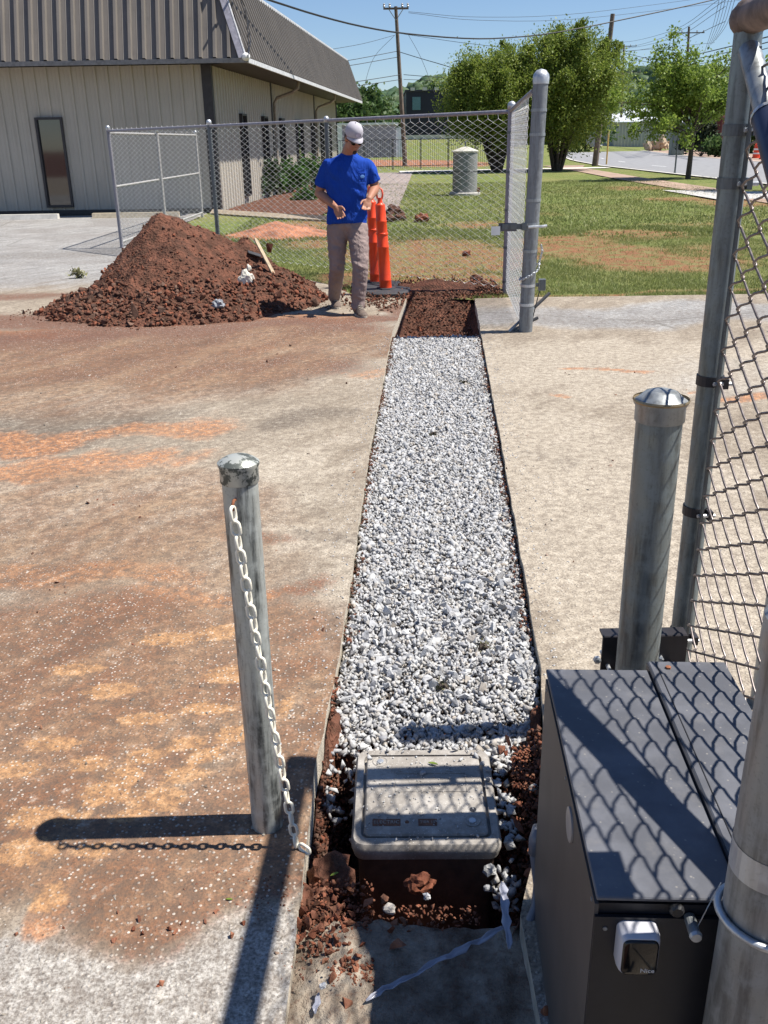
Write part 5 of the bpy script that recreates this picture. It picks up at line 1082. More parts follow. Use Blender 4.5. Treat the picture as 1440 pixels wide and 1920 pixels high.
for _ in range(1300):
    y = random.uniform(1.72, 2.34); x = random.uniform(.315, .46); x = min(x, float(lerp_edge(TR, y)) + .0); z = -.25 + .22 * ((x - .31) / .13) + random.uniform(-.02, .02); bk.append((x - .39, y - 2.05, z + .12)); bs.append(random.uniform(.005, .018))
tag(scatter('crumbs', np.array(bk), np.array(bs), m_clod, rb), kind='stuff')
stone_objects('lump', [(random.uniform(-.05, .05), random.uniform(-.3, .28), random.uniform(-.05, .09)) for _ in range(40)], [random.uniform(.012, .026) for _ in range(40)], m_clodr, rb)
for k, (px, py, s, z) in enumerate(((732, 1708, .016, -.04), (800, 1683, .010, -.06), (918, 1635, .018, -.12), (915, 1668, .012, -.16), (1000, 1480, .014, -.05), (940, 1545, .012, -.1), (606, 1850, .008, 0))):
    lump('white_stone', g(px, py, z) + Vector((0, 0, s * .4)), s, m_grav, ['white stone on the shaded dirt below the box front', 'white stone beside the clay rock at the box front', 'white stone wedged at the right front corner of the box', 'small white stone below the corner stone of the box', 'white stone against the left face of the black cabinet', 'white stone in the soil bank right of the box', 'small white stone in front of the clay lumps'][k], 'stone', seed=k * 3, sub=2)
# end-of-trench dirt spill on lawn and grass
lp = []; ls = []
for _ in range(2600):
    a = random.random()
    if a < .6: y = random.gauss(11.0, .35); x = random.uniform(.1, 1.4)
    elif a < .8: y = random.uniform(8.5, 10.5); x = random.uniform(float(lerp_edge(TL, y)) + .03, float(lerp_edge(TR, y)) - .03)
    else: y = random.gauss(10.35, .3); x = random.gauss(-.05, .22); y = min(y, 10.9); x = min(x, float(lerp_edge(TL, y)) - .02)
    zz = .02 if y > 10.45 else (0 if a >= .8 else float(trench_z(np.array([y]))[0]) + .02)
    lp.append((x, y, zz + random.uniform(0, .03))); ls.append(random.uniform(.006, .028))
tag(scatter('trench_end_crumbs', np.array(lp), np.array(ls), m_clod), 'loose clay crumbs around the far open end of the trench', 'clods', kind='stuff')
tm_ = grid('trench_end_soil', np.linspace(-.2, 1.45, 90), np.linspace(10.5, 11.9, 60), lambda X, Y: -.02 + .13 * np.exp(-((X - .65) / .5) ** 2 - ((Y - 11.1) / .38) ** 2) + .05 * fbm(X, Y, 5, 31) * np.exp(-((X - .3) / .9) ** 2 - ((Y - 11.1) / .5) ** 2), m_soil)
for k, (px, py, s) in enumerate(((738, 402, .16), (750, 412, .11), (790, 415, .12), (728, 415, .1), (893, 528, .06), (875, 478, .05))):
    lump('sod_clod', g(px, py) + Vector((0, 0, s * .4)), s * 1.1, m_clod, ['tallest dark sod clod standing on the lawn beyond the orange posts', 'dark sod clod right of the tallest one', 'low dark clod further right on the lawn', 'low dark clod left of the tallest sod clod', 'red clay lump by the fence foot near the corner post', 'red clay lump on the bare lawn patch'][k], 'clod', (1.1, .8, .9), 40 + k)
# clay mound behind the fence
grid('clay_patch', np.linspace(-3.9, -1.0, 70), np.linspace(16.6, 20.5, 70), lambda X, Y: -.03 + .22 * np.exp(-((X + 1.95) / .75) ** 2 - ((Y - 18.6) / .8) ** 2) + .06 * fbm(X, Y, 3, 41) * np.exp(-((X + 2.0) / .9) ** 2 - ((Y - 18.6) / 1.2) ** 2), simple('orange_clay', (.36, .15, .08), .95, 0, .5, 3, .8, .05))
# loose pebbles on the lot
Pp = []; Ss = []
for _ in range(5200):
    px = random.uniform(-30, 1470); py = 560 + 1360 * random.random() ** .8; c = g(px, py)
    if float(lerp_edge(TL, c.y)) - .01 < c.x < float(lerp_edge(TR, c.y)) + .01 and c.y > 1.55: continue
    if c.y < 1.7 and c.x > -.22: continue
    if c.y > 10.2: continue
    Pp.append((c.x, c.y, .001)); Ss.append(random.lognormvariate(math.log(.0022 + .00055 * c.y), .5))
tag(scatter('lot_pebbles', np.array(Pp), np.clip(np.array(Ss), .001, .02), m_peb), 'loose pebbles scattered over the parking lot', 'pebbles', kind='stuff')
Pp = []; Ss = []
for _ in range(900):     # gravel strayed beside the trench
    y = random.uniform(2.2, 8.4); sd = random.random() < .6; x = float(lerp_edge(TR if sd else TL, y)) + (abs(random.gauss(0, .07)) + .01) * (1 if sd else -1); Pp.append((x, y, .003)); Ss.append(random.uniform(.002, .009))
tag(scatter('strayed_gravel', np.array(Pp), np.array(Ss), m_grav), 'small gravel chips strayed on the pavement along the trench', 'gravel', kind='stuff')
# moss / weed tufts in the gravel
for k, (px, py) in enumerate(((812, 815), (870, 718), (905, 1215), (830, 1290))): c = g(px, py, -.03); bush('weed_tuft', (c.x, c.y, -.045), (.04, .04, .035), 60, .012, simple('dull_moss', (.10, .095, .05), .9), ['mossy tuft in the middle of the gravel strip', 'small weed in the far gravel', 'tiny weed in the gravel near the right slab edge', 'tiny weed in the near gravel above the box'][k], 'weeds in the gravel', 'weed')
c = g(148, 522); bush('weed_tuft', (c.x, c.y, 0), (.12, .1, .13), 110, .035, simple('dry_weed', (.26, .25, .12), .8), 'pale dry weed growing from the lot crack left of the heap', 'weeds in the gravel', 'weed')
# ================================================================== LEFT BOLLARD AND CHAIN
BB = g(502, 1546); bo = empty('bollard', BB, 'weathered pale painted steel bollard with a plastic chain hanging from it', 'bollard', 'steel bollards')
hB = 1.0; ln = Vector((-.002, 0, 0)); R0 = .040
def boll(root, R0, H, mshaft, lean, dome=.016):
    prof = [(R0 * .98, -.15), (R0, 0.0), (R0, H)]; sh_ = Matrix.Identity(4); sh_[0][2] = lean[0]; sh_[1][2] = lean[1]
    o = MB().lathe([(R0, -.15)] + [(R0, H * k / 6) for k in range(7)], 32, sh_).build('shaft', mshaft, root); autosmooth(o)
    c = MB().lathe([(R0 * 1.06, H - .045), (R0 * 1.08, H - .044), (R0 * 1.08, H - .012), (R0 * 1.16, H - .006), (R0 * 1.16, H), (R0 * 1.0, H + .005), (R0 * .7, H + dome * .75), (R0 * .35, H + dome * .97), (.001, H + dome)], 32, sh_).build('cap', None, root); autosmooth(c, 50); return o, c
o, c = boll(bo, R0, hB, m_boll, (-.002, 0))
t = NT('chipped_cap'); a = t.noise(28, 5, .7, vec=t.P); cc = t.mix(t.mr(a, .5, .56), (.45, .46, .42), (.09, .10, .09)); c.data.materials.append(t.done(cc, t.mr(a, .45, .6, .35, .6), t.bump(a, .4, .002), .3))
hk = at(437, 945, BB.y - .045); hook = MB(); hook.tube([(hk.x + .006, BB.y - .03, hk.z + .006), (hk.x + .003, BB.y - .052, hk.z + .010), (hk.x, BB.y - .060, hk.z), (hk.x + .002, BB.y - .055, hk.z - .010), (hk.x + .004, BB.y - .047, hk.z - .008)], .0035, 7)
ho = hook.build('eye_hook', m_rust, bo, True); ho.location = -BB
pc_ = empty('plastic_chain', (hk.x, BB.y - .06, hk.z), 'cream plastic chain hanging from the left bollard to the slab edge', 'chain')
end = g(556, 1590); P0c = Vector((hk.x, BB.y - .062, hk.z)); P1c = Vector((end.x, end.y, .015)); cps = [P0c]
for k in range(1, 13):
    f = k / 12; p = P0c.lerp(P1c, f); p.z -= .05 * 4 * f * (1 - f) * .5; p.x += .0; cps.append(p)
    if f < .7: p.y = min(p.y, BB.y - .055)
e2 = g(583, 1603); cps.append(Vector((e2.x, e2.y, .006))); chain(pc_, cps, .0040, .027, .034, m_chainw, 'chain_link')
# ================================================================== RIGHT BOLLARD, GATE, OPERATOR
RB = Vector((.622, 1.955, 0)); rb_ = empty('bollard', RB, 'dark galvanised steel bollard with domed cap behind the black cabinet', 'bollard', 'steel bollards')
o, c = boll(rb_, .0505, 1.112, m_bol, (-.008, 0), .026); c.data.materials.append(m_galv); MB().lathe([(.0600, 1.110), (.0615, 1.114), (.0600, 1.118)], 32, Matrix.Translation((-.0087, 0, 0)), cap=False).build('cap_ring', simple('brass_ring', (.35, .27, .16), .4, .6), rb_)
def ubolt(root, z, R_, mat, tail=.14):
    m = MB(); pts = [(cos(a) * R_, sin(a) * R_, z) for a in np.linspace(pi * 1.0, 2 * pi, 16)]; pts = [(-R_, tail, z + .0)] + pts + [(R_, tail, z)]; m.tube(pts, .0055, 8); autosmooth(m.build('u_bolt', mat, root), 60)
ubolt(rb_, .395, .0555, m_galv_l)
m_brk = simple('bracket_steel', (.035, .032, .036), .5, .3)
br = empty('mounting_bracket', RB + Vector((.0, .075, .42)), 'black steel angle bracket clamped across the right bollard and gate post', 'bracket')
MB().box((.035, 0, 0), (.215, .008, .115)).box((.035, .02, .056), (.215, .04, .005)).build('plate', m_brk, br); MB().box((.10, -.08, -.03), (.012, .16, .03)).build('arm', m_brk, br)
for dx in (-.085, .075): MB().lathe([(.010, 0), (.010, .01), (.005, .012)], 6, Matrix.Translation((dx, -.004, -.005)) @ Matrix.Rotation(pi / 2, 4, 'X')).build('bolt', m_galv_l, br)
GD = Vector((sin(radians(3.8)), cos(radians(3.8)), 0)); GC = Vector((.790, 2.18, 0)); gt = empty('sliding_gate', GC, 'tall chain link gate with pipe frame in the right foreground', 'gate')
GT = 1.875; GL = 2.9
def GP(s, z, off=0): return Vector((-GD.x * s + off, -GD.y * s, z))       # s metres from the end post towards the camera
o = MB().tube([(.018, 0, .06), (0, 0, GT)], .0295, 22).build('end_post', m_bol, gt); autosmooth(o)
o = MB().tube([GP(-.035, GT + .005), GP(.02, GT + .005), GP(GL, GT + .005)], [.034, .034, .034], 18).build('top_rail', m_rustp, gt); autosmooth(o)
MB().ell((0, -.0, GT + .003), (.040, .040, .042)).build('corner_weld', m_rustp, gt, True)
o = MB().tube([GP(0, .08), GP(GL, .08)], .0295, 16).build('bottom_rail', m_bol, gt); autosmooth(o)
o = MB().tube([GP(GL, .05), GP(GL, GT)], .0295, 16).build('rear_post', m_bol, gt); autosmooth(o)
br0 = GP(.03, GT - .06, -.002); br1 = GP(1.75, .52, -.002); dB = (br1 - br0)
autosmooth(MB().tube([br0, br0 + dB * .12], .023, 16).build('brace_end', m_galv, gt)); autosmooth(MB().tube([br0 + dB * .10, br1], .031, 18).build('brace', simple('dark_blue_brace', (.03, .04, .08), .4, .2), gt))  # brace is dark blue over its whole length
MB().lathe([(.0325, 0), (.0335, .004), (.0325, .008)], 18, Matrix.Translation(br0 + dB * .10) @ dB.to_track_quat('Z', 'Y').to_matrix().to_4x4(), cap=False).build('sleeve_rim', m_galv_l, gt)
for z in (1.66, 1.55, 1.10, .76, .40):
    o = MB().lathe([(.0325, -.012), (.0325, .012)], 20, Matrix.Translation((.018 * (1 - z / GT), 0, z))).box((.018 * (1 - z / GT) + .022, -.036, z), (.012, .03, .024)).build('tension_band', m_galv_d if z > 1.2 else m_brk, gt)
    MB().tube([(.0, -.046, z), (.045, -.046, z)], .005, 6).build('carriage_bolt', m_galv_l, gt)
WMS = []
for ph in (0, 1):
    wm = MB().tube(near_wire(1.70, ph), .0028, 6, cap=False).mesh('wire'); wm.materials.append(m_wired); wm.polygons.foreach_set('use_smooth', [True] * len(wm.polygons)); WMS.append(wm)
ga = atan2(-GD.y, -GD.x); nW = int((GL - .1) / PW)
for k in range(nW):
    o = link('wire', WMS[k % 2], None, gt); o.location = GP(.065 + (k + .5) * PW, .10, .012); o.rotation_euler = (0, 0, ga + random.uniform(-.03, .03))
MB().box(tuple(GP(.052, .96, .012)), (.016, .005, 1.72), rz=ga).build('tension_bar', m_galv_d, gt)
# support post behind the mesh
c = Vector((1.165, 2.42, 0)); tp = empty('fence_post', c, 'pale galvanised round post standing behind the near gate mesh', 'post'); autosmooth(MB().lathe([(.032, -.1), (.032, 1.9)], 18).build('shaft', m_galv, tp)); MB().lathe([(.038, 1.86), (.038, 1.9), (.02, 1.94), (.001, 1.945)], 18).build('post_cap', m_galv_l, tp)
# black cabinet
def paint_black(name, c, rough=.5):
    t = NT(name); a = t.noise(8, 5, .6, vec=t.P); sp_ = t.voro(60, vec=t.P); b = t.noise(300, 2, vec=t.P); col = t.mix(t.mr(a, .4, .7), c, tuple(x * 1.5 for x in c)); col = t.mix(t.mr(sp_, .16, .06, 0, .55), col, (.30, .28, .25)); col = t.mix(t.mr(t.noise(14, 5, .7, vec=t.P), .52, .75, 0, .35), col, (.19, .18, .17))
    return t.done(col, rough, t.bump(b, .15, .0008), spec=.4)
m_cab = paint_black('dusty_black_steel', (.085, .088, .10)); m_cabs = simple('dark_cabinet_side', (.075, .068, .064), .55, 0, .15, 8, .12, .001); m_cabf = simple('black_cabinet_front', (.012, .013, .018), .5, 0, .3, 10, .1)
AC = radians(2.9); OB = Vector((.305, 1.03, 0)); HB = .625
ob = empty('gate_operator', OB, 'black steel gate operator cabinet with mesh shadow on its lid', 'cabinet', rz=-AC)
Wb, Db = .375, .61
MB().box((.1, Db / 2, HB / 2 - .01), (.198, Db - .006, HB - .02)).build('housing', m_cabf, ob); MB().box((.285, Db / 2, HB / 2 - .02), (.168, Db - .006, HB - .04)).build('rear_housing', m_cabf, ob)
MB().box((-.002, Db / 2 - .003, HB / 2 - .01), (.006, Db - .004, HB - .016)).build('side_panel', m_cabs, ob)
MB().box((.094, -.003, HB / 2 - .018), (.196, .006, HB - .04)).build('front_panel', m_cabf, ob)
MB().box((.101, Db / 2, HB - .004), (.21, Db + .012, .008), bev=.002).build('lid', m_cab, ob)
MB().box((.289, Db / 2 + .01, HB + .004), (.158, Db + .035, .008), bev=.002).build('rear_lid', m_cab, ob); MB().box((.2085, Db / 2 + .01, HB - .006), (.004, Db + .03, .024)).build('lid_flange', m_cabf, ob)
MB().box((.2245, Db / 2 + .01, HB + .0085), (.0015, Db + .03, .0015)).build('seam', m_black, ob)
MB().lathe([(.006, 0), (.006, .004), (.002, .005)], 6, Matrix.Translation((.245, Db, HB + .008))).build('bolt', m_rust, ob)
MB().lathe([(.030, 0), (.030, .003), (.027, .004)], 28, Matrix.Translation((-.005, .225, HB - .068)) @ Matrix.Rotation(-pi / 2, 4, 'Y')).build('key_cover', simple('pale_grey_disc', (.33, .30, .28), .35), ob)
for yy_ in (.02, .3, .58):
    MB().lathe([(.0035, 0), (.0035, .0015), (.001, .002)], 8, Matrix.Translation((-.005, yy_, HB - .03)) @ Matrix.Rotation(-pi / 2, 4, 'Y')).build('screw', m_galv, ob)
for xx_ in (.012, .182):
    for zz_ in (HB - .06, .12): MB().lathe([(.0035, 0), (.0035, .0015), (.001, .002)], 8, Matrix.Translation((xx_, -.006, zz_)) @ Matrix.Rotation(pi / 2, 4, 'X')).build('screw', m_galv, ob)
# rounded control head with black window
def rbox(w, d, h, r, n=5):
    rings = []
    for z, ins in ((0, r * .5), (r * .3, r * .15), (r * .8, 0), (h - r * .8, 0), (h - r * .3, r * .15), (h, r * .5)): rings.append([(x, y, z) for x, y, _ in rrect(w - 2 * ins, d - 2 * ins, r * .9, 0, n)])
    return rings
hp = ob.matrix_world.inverted() @ at(1193, 1815, OB.y - .03) if False else None
bpy.context.view_layer.update(); inv = ob.matrix_world.inverted()
q = inv @ at(1196, 1792, OB.y - .02); hs = empty('x', (0, 0, 0), 'x', 'x'); bpy.data.objects.remove(hs)
cx_, cz_ = q.x - .003, q.z + .018; wH, hH, dH = .060, .078, .036
def hring(w, h, r, y): return [(cx_ + p[0], y, cz_ + p[1]) for p in rrect(w, h, r, 0, 6)]
hd = MB().loft([hring(wH, hH, .012, 0), hring(wH, hH, .012, -dH * .6), hring(wH - .003, hH - .003, .012, -dH * .85), hring(wH - .008, hH - .008, .011, -dH)]).build('control_head', simple('silver_plastic', (.50, .50, .54), .35, 0, .05, 10, 0), ob); autosmooth(hd, 50)
autosmooth(MB().loft([hring(wH - .008, hH - .010, .010, -dH + .004), hring(wH - .009, hH - .012, .010, -dH - .002), hring(wH - .014, hH - .018, .008, -dH - .004)]).build('black_window', simple('gloss_black', (.006, .006, .007), .12, 0, .1, 8, 0), hd), 50)
textobj('Nice', .011, Matrix.Translation((cx_ + .012, -dH - .0042, cz_ - .022)) @ Matrix.Rotation(pi / 2, 4, 'X'), simple('white_print', (.6, .6, .6), .5), hd, ext=.0002)
q = inv @ at(1290, 1712, OB.y); MB().tube([(q.x, 0, q.z), (q.x, -.035, q.z - .001)], [.0085, .0085], 14).build('lock_barrel', m_galv, ob, False); MB().tube([(q.x, -.035, q.z), (q.x, -.040, q.z)], [.0095, .0075], 14).build('lock_cap', m_galv_l, ob)
MB().tube([inv @ at(1352, 1655, OB.y - .01), inv @ at(1325, 1705, OB.y - .03), inv @ at(1299, 1755, OB.y - .03)], .0008, 5).build('thin_wire', m_galv_l, ob)
q = inv @ at(1265, 1690, OB.y); MB().lathe([(.011, 0), (.011, .006), (.008, .010)], 12, Matrix.Translation((q.x, -.004, HB - .02)) @ Matrix.Rotation(pi / 2, 4, 'X')).build('grommet', m_black, ob)
q = inv @ at(1352, 1706, OB.y); MB().lathe([(.004, 0), (.004, .002)], 8, Matrix.Translation((q.x, -.006, q.z)) @ Matrix.Rotation(pi / 2, 4, 'X')).build('rivet', m_galv_l, ob)
# conduit at the cabinet's left
A = [at(1012, 1552, 1.66), at(1005, 1575, 1.655), at(1003, 1600, 1.65), at(1008, 1660, 1.63), at(1004, 1700, 1.60), at(990, 1735, 1.58)]; A[-1].z = max(A[-1].z, -.01)
cd = empty('conduit', A[0], 'blue grey plastic conduit bending beside the left of the black cabinet', 'conduit'); mc = simple('conduit_grey', (.13, .14, .17), .4)
autosmooth(MB().tube([p - A[0] for p in A], [.013, .013, .0125, .010, .010, .011], 12).build('pipe', mc, cd), 60); MB().tube([A[0] - A[0], A[1] - A[0], A[2] - A[0]], [.016, .0165, .0155], 14).build('coupling', mc, cd, True)
# front mounting post at the right edge
FP = Vector((.507, .95, 0)); fp = empty('mounting_post', FP, 'thick weathered steel post with clamp at the lower right edge', 'post'); autosmooth(MB().lathe([(.0525, -.1)] + [(.0525, k * .16) for k in range(8)], 36).build('shaft', galv('scuffed_steel', (.28, .285, .28), (.10, .10, .095), .8, .5, .4), fp))
autosmooth(MB().lathe([(.057, 1.08), (.057, 1.12), (.035, 1.14), (.001, 1.15)], 32).build('cap', m_galv, fp)); autosmooth(MB().tube([(cos(a) * .0585, sin(a) * .0585, .66 - .01 * cos(a)) for a in np.linspace(0, 2 * pi, 33)], .0055, 8).build('ring_clamp', m_galv_l, fp), 60); 
MB().lathe([(.0530, .745), (.0532, .790)], 36, cap=False).build('zinc_band', m_galv_l, fp)
b2 = empty('mounting_bracket', FP + Vector((.02, .075, .38)), 'black steel bracket behind the lower right post', 'bracket'); MB().box((.04, 0, 0), (.2, .008, .11)).build('plate', m_brk, b2)
# unseen box added on the gate to cast a rectangular shadow on the cabinet lid
sb = empty('shadow_caster_box', GC + GP(1.12, 1.28, -.02), 'grey steel box added on the gate out of view to shadow the cabinet lid', 'box'); MB().box((0, 0, .16), (.05, .12, .32)).build('body', m_galv_d, sb); MB().box((-.03, 0, .16), (.012, .10, .28)).build('door', m_galv, sb)
# plastic strip scraps
def ribbon(pts, w, label, name='plastic_strip', amp=.004):
    m = MB(); P = [Vector(p) for p in pts]; n = len(P); V = []
    for i, p in enumerate(P):
        d = (P[min(i + 1, n - 1)] - P[max(i - 1, 0)]).normalized(); s = Vector((0, 0, 1)).cross(d).normalized(); ww = w * random.uniform(.6, 1.2) * (.3 if i in (0, n - 1) else 1)
        for k, f in enumerate((-1, -.3, .4, 1)): V.append(p + s * ww * f + Vector((0, 0, .004 + abs(f) * amp + random.uniform(0, amp * 1.6))))
    F = [(i * 4 + k, i * 4 + k + 1, (i + 1) * 4 + k + 1, (i + 1) * 4 + k) for i in range(n - 1) for k in range(3)]; m.add(V, F); o = m.build(name, m_film, None, True); tag(o, label, 'plastic strip', 'scraps of plastic film'); md = o.modifiers.new('s', 'SOLIDIFY'); md.thickness = .0015; return o
t = NT('clear_film'); m_film = t.done((.42, .43, .50), .22, t.bump(t.noise(60, 3, vec=t.P), .4, .003), 0, .6); t.b.inputs['Alpha'].default_value = .8
def gl(a, b, n, z=-.03): return [g(a[0] + (b[0] - a[0]) * k / n + random.uniform(-2, 2), a[1] + (b[1] - a[1]) * k / n + random.uniform(-2, 2), z) for k in range(n + 1)]
ribbon(gl((685, 1884), (955, 1742), 22), .007, 'long crumpled strip of clear plastic film across the shaded pavement', amp=.006); ribbon(gl((943, 1662), (955, 1785), 10, -.02), .010, 'short clear plastic film strip running up beside the conduit'); ribbon(gl((590, 1905), (600, 1870), 4, -.03), .009, 'small scrap of clear plastic at the bottom edge of photo')
# anchor bolt near the cabinet foot
c = g(1024, 1900); ab = MB().lathe([(.012, 0), (.012, .003), (.007, .004), (.007, .014), (.004, .018)], 10).build('anchor_bolt', m_rust); ab.location = c; tag(ab, 'rusty anchor bolt in the shaded slab by the cabinet foot', 'bolt')
# ================================================================== ORANGE POSTS
def delineator(base, label, lean, seed):
    r = empty('channelizer_post', base, label, 'traffic post', 'orange traffic posts'); sh_ = Matrix.Identity(4); sh_[0][2] = lean[0]; sh_[1][2] = lean[1]
    H = 1.0; autosmooth(MB().lathe([(.060, .05), (.059, .06), (.0575, .15), (.059, .155), (.059, .165), (.057, .17), (.054, .52), (.056, .525), (.056, .535), (.0535, .54), (.052, .66), (.057, .665), (.057, .68), (.0515, .685), (.050, .80), (.052, .805), (.052, .815), (.0485, .82), (.046, .985), (.030, 1.0), (.024, 1.01), (.022, 1.05), (.024, 1.06)], 28, sh_).build('tube', m_orange, r), 35)
    T = Vector((lean[0] * 1.06, lean[1] * 1.06, 1.05)); pts = [T + Vector((-.022, 0, 0)), T + Vector((-.028, 0, .05)), T + Vector((-.020, 0, .095)), T + Vector((0, 0, .115)), T + Vector((.020, 0, .095)), T + Vector((.028, 0, .05)), T + Vector((.022, 0, 0))]
    MB().tube(pts, .009, 8).build('handle', simple('pink_orange', (.8, .12, .06), .4), r, True)
    octo = lambda R_, z: [(cos(a) * R_, sin(a) * R_, z) for a in np.linspace(pi / 8, 2 * pi + pi / 8, 9)[:-1]]
    autosmooth(MB().loft([octo(.27, 0), octo(.27, .04), octo(.245, .055), octo(.10, .06), octo(.095, .075)]).build('base', m_rubber, r), 30); r.scale = (1.2, 1.2, 1.0); return r
delineator(g(724, 551), 'front orange traffic post on black octagonal base beside the worker', (-.045, 0), 1)
delineator(g(705, 541) + Vector((.0, .10, 0)), 'rear orange traffic post half hidden behind the front one', (-.03, 0), 2)
# ================================================================== WORKER
def remeshed(name, mb, voxel, mat, parent, smooth=4, fac=.5):
    me = mb.mesh('tmp'); o = bpy.data.objects.new('tmp', me); COL.objects.link(o); md = o.modifiers.new('r', 'REMESH'); md.mode = 'VOXEL'; md.voxel_size = voxel
    ms = o.modifiers.new('s', 'SMOOTH'); ms.iterations = smooth; ms.factor = fac; dg = bpy.context.evaluated_depsgraph_get(); dg.update(); m2 = bpy.data.meshes.new_from_object(o.evaluated_get(dg)); bpy.data.objects.remove(o); m2.name = name; m2.materials.clear()
    return link(name, m2, mat, parent, True)
WB = Vector((-.33, 9.62, 0)); wk = empty('person', WB, 'worker in blue t-shirt, grey trousers, white cap and sunglasses walking beside the orange posts', 'person')
def wp(x, y, Y): return at(x, y, Y) - WB
def limb(m, pts, rad, n=12):
    """smooth tapered limb with ellipsoid joints"""
    P = [Vector(p) for p in pts]; out = []; ro = []
    for i in range(len(P) - 1):
        for k in range(6): f = k / 6; out.append(P[i].lerp(P[i + 1], f)); ro.append(rad[i] + (rad[i + 1] - rad[i]) * f)
    out.append(P[-1]); ro.append(rad[-1]); m.tube(out, ro, n); m.ell(P[0], (rad[0],) * 3); m.ell(P[-1], (rad[-1],) * 3)
    for p, r in zip(P[1:-1], rad[1:-1]): m.ell(p, (r, r, r))
t = NT('skin'); m_skin = t.done(t.ramp(t.noise(9, 4, vec=t.P), [(.3, (.33, .15, .09)), (.7, (.42, .20, .125))]), .5, t.bump(t.noise(60, 3, vec=t.P), .1, .002), 0, .35); t.b.inputs['Subsurface Weight'].default_value = .0
def clothmat(name, c, rough=.85, fold=.5):
    t = NT(name); v = t.mapv((3, 3, 1.2), (.0, .5, 0)); a = t.noise(3.0, 4, .55, vec=v, dist=1.2); b = t.noise(260, 2); col = t.mix(t.mr(t.noise(5, 4), .35, .7, 0, .5), c, tuple(x * .8 for x in c)); return t.done(col, rough, t.bump(b, .2, .001, t.bump(a, fold, .05)), spec=.2)
m_shirt = clothmat('blue_cotton', (.008, .055, .36), .85, .9); m_pants = clothmat('grey_brown_trousers', (.28, .215, .20), .9, .8); m_cap = clothmat('white_cap_cloth', (.45, .43, .47), .9, .1); m_boot = simple('tan_boot', (.13, .095, .075), .8, 0, .4, 30, .4)
# head placement
HC = wp(663, 262, 9.52); HM = Matrix.Rotation(radians(24), 3, 'Z') @ Matrix.Rotation(radians(29), 3, 'X')
def hp_(x, y, z): return HC + HM @ Vector((x, y, z))
HMm = HM
bodyM = MB()
# head: skull, face, jaw, nose, ears, lips, neck
bodyM.ell(hp_(0, .02, .035), (.075, .092, .09), HM, 16, 12); bodyM.ell(hp_(0, -.02, -.02), (.062, .068, .085), HM, 16, 12); bodyM.ell(hp_(0, -.045, -.085), (.038, .034, .028), HM); bodyM.ell(hp_(0, -.02, -.065), (.055, .055, .035), HM)
bodyM.tube([hp_(0, -.078, .022), hp_(0, -.094, -.002), hp_(0, -.102, -.018)], [.009, .012, .014], 8); bodyM.ell(hp_(-.011, -.090, -.021), (.008, .009, .007), HM); bodyM.ell(hp_(.011, -.090, -.021), (.008, .009, .007), HM)
for s in (-1, 1): bodyM.ell(hp_(s * .076, .012, .0), (.010, .018, .031), HM); bodyM.ell(hp_(s * .035, -.064, -.015), (.022, .02, .02), HM); bodyM.ell(hp_(s * .03, -.070, .030), (.024, .014, .010), HM)
bodyM.ell(hp_(0, -.082, -.046), (.024, .010, .005), HM); bodyM.ell(hp_(0, -.080, -.055), (.020, .010, .006), HM)
neck0 = hp_(0, .03, -.05); torso_top = wp(651, 296, 9.66)
limb(bodyM, [neck0, torso_top + Vector((0, 0, .02)), wp(650, 330, 9.66)], [.058, .066, .10], 16)
limb(bodyM, [wp(650, 330, 9.66), wp(650, 410, 9.66)], [.10, .10], 16)
# arms
SHL, ELL, WRL = wp(613, 311, 9.66), wp(598, 362, 9.72), wp(628, 387, 9.48)
SHR, ELR, WRR = wp(690, 310, 9.66), wp(704, 352, 9.70), wp(692, 373, 9.46)
for Sx, Ex, Wx in ((SHL, ELL, WRL), (SHR, ELR, WRR)):
    limb(bodyM, [Sx, Sx.lerp(Ex, .55), Ex, Ex.lerp(Wx, .3), Wx], [.050, .050, .045, .049, .029], 14)
    limb(bodyM, [Sx, wp(651, 318, 9.66)], [.048, .07], 12)
def hand(m, W_, d, side, up, curl, s=1.0, ln=.098, mb=None):
    """W_ wrist, d direction of palm, side vector toward the thumb; fingers are separate curved tapered tubes"""
    d = d.normalized(); side = (side - d * side.dot(d)).normalized(); nrm = d.cross(side).normalized() * up
    pal = W_ + d * .045 * s; A = Matrix((side, nrm, d)).transposed(); m.ell(W_ + d * .02 * s, (.027 * s, .02 * s, .035 * s), A); m.ell(pal + d * .008, (.040 * s, .016 * s, .048 * s), A); m.ell(pal + d * .03, (.038 * s, .014 * s, .02 * s), A)
    for k, (o_, L) in enumerate(((.030, .072), (.010, .080), (-.011, .075), (-.031, .060))):
        b = pal + side * o_ * s + d * .036 * s; a1 = curl * (.7 + .12 * k); p1 = b + (d * cos(a1 * .5) + nrm * sin(a1 * .5)) * L * .42 * s + side * o_ * .12; p2 = p1 + (d * cos(a1 * 1.2) + nrm * sin(a1 * 1.2)) * L * .34 * s; p3 = p2 + (d * cos(a1 * 1.7) + nrm * sin(a1 * 1.7)) * L * .26 * s
        m.tube([b - d * .02, b, p1, p2, p3], [.0095 * s, .0098 * s, .0088 * s, .008 * s, .0062 * s], 8); m.ell(p3, (.0066 * s,) * 3); m.ell(p1, (.009 * s,) * 3)
    b = W_ + d * .025 * s + side * .026 * s; p1 = b + (d * .6 + side * .7 + nrm * .25).normalized() * .034 * s; p2 = p1 + (d * .9 + side * .25 + nrm * .35).normalized() * .030 * s; p3 = p2 + (d + nrm * .4).normalized() * .024 * s
    m.tube([b - d * .01, b, p1, p2, p3], [.012 * s, .013 * s, .0115 * s, .0098 * s, .0075 * s], 8); m.ell(p3, (.0078 * s,) * 3)
hand(bodyM, WRL, wp(644, 412, 9.42) - WRL, Vector((1, -.2, .35)), 1, .75, 1.1)
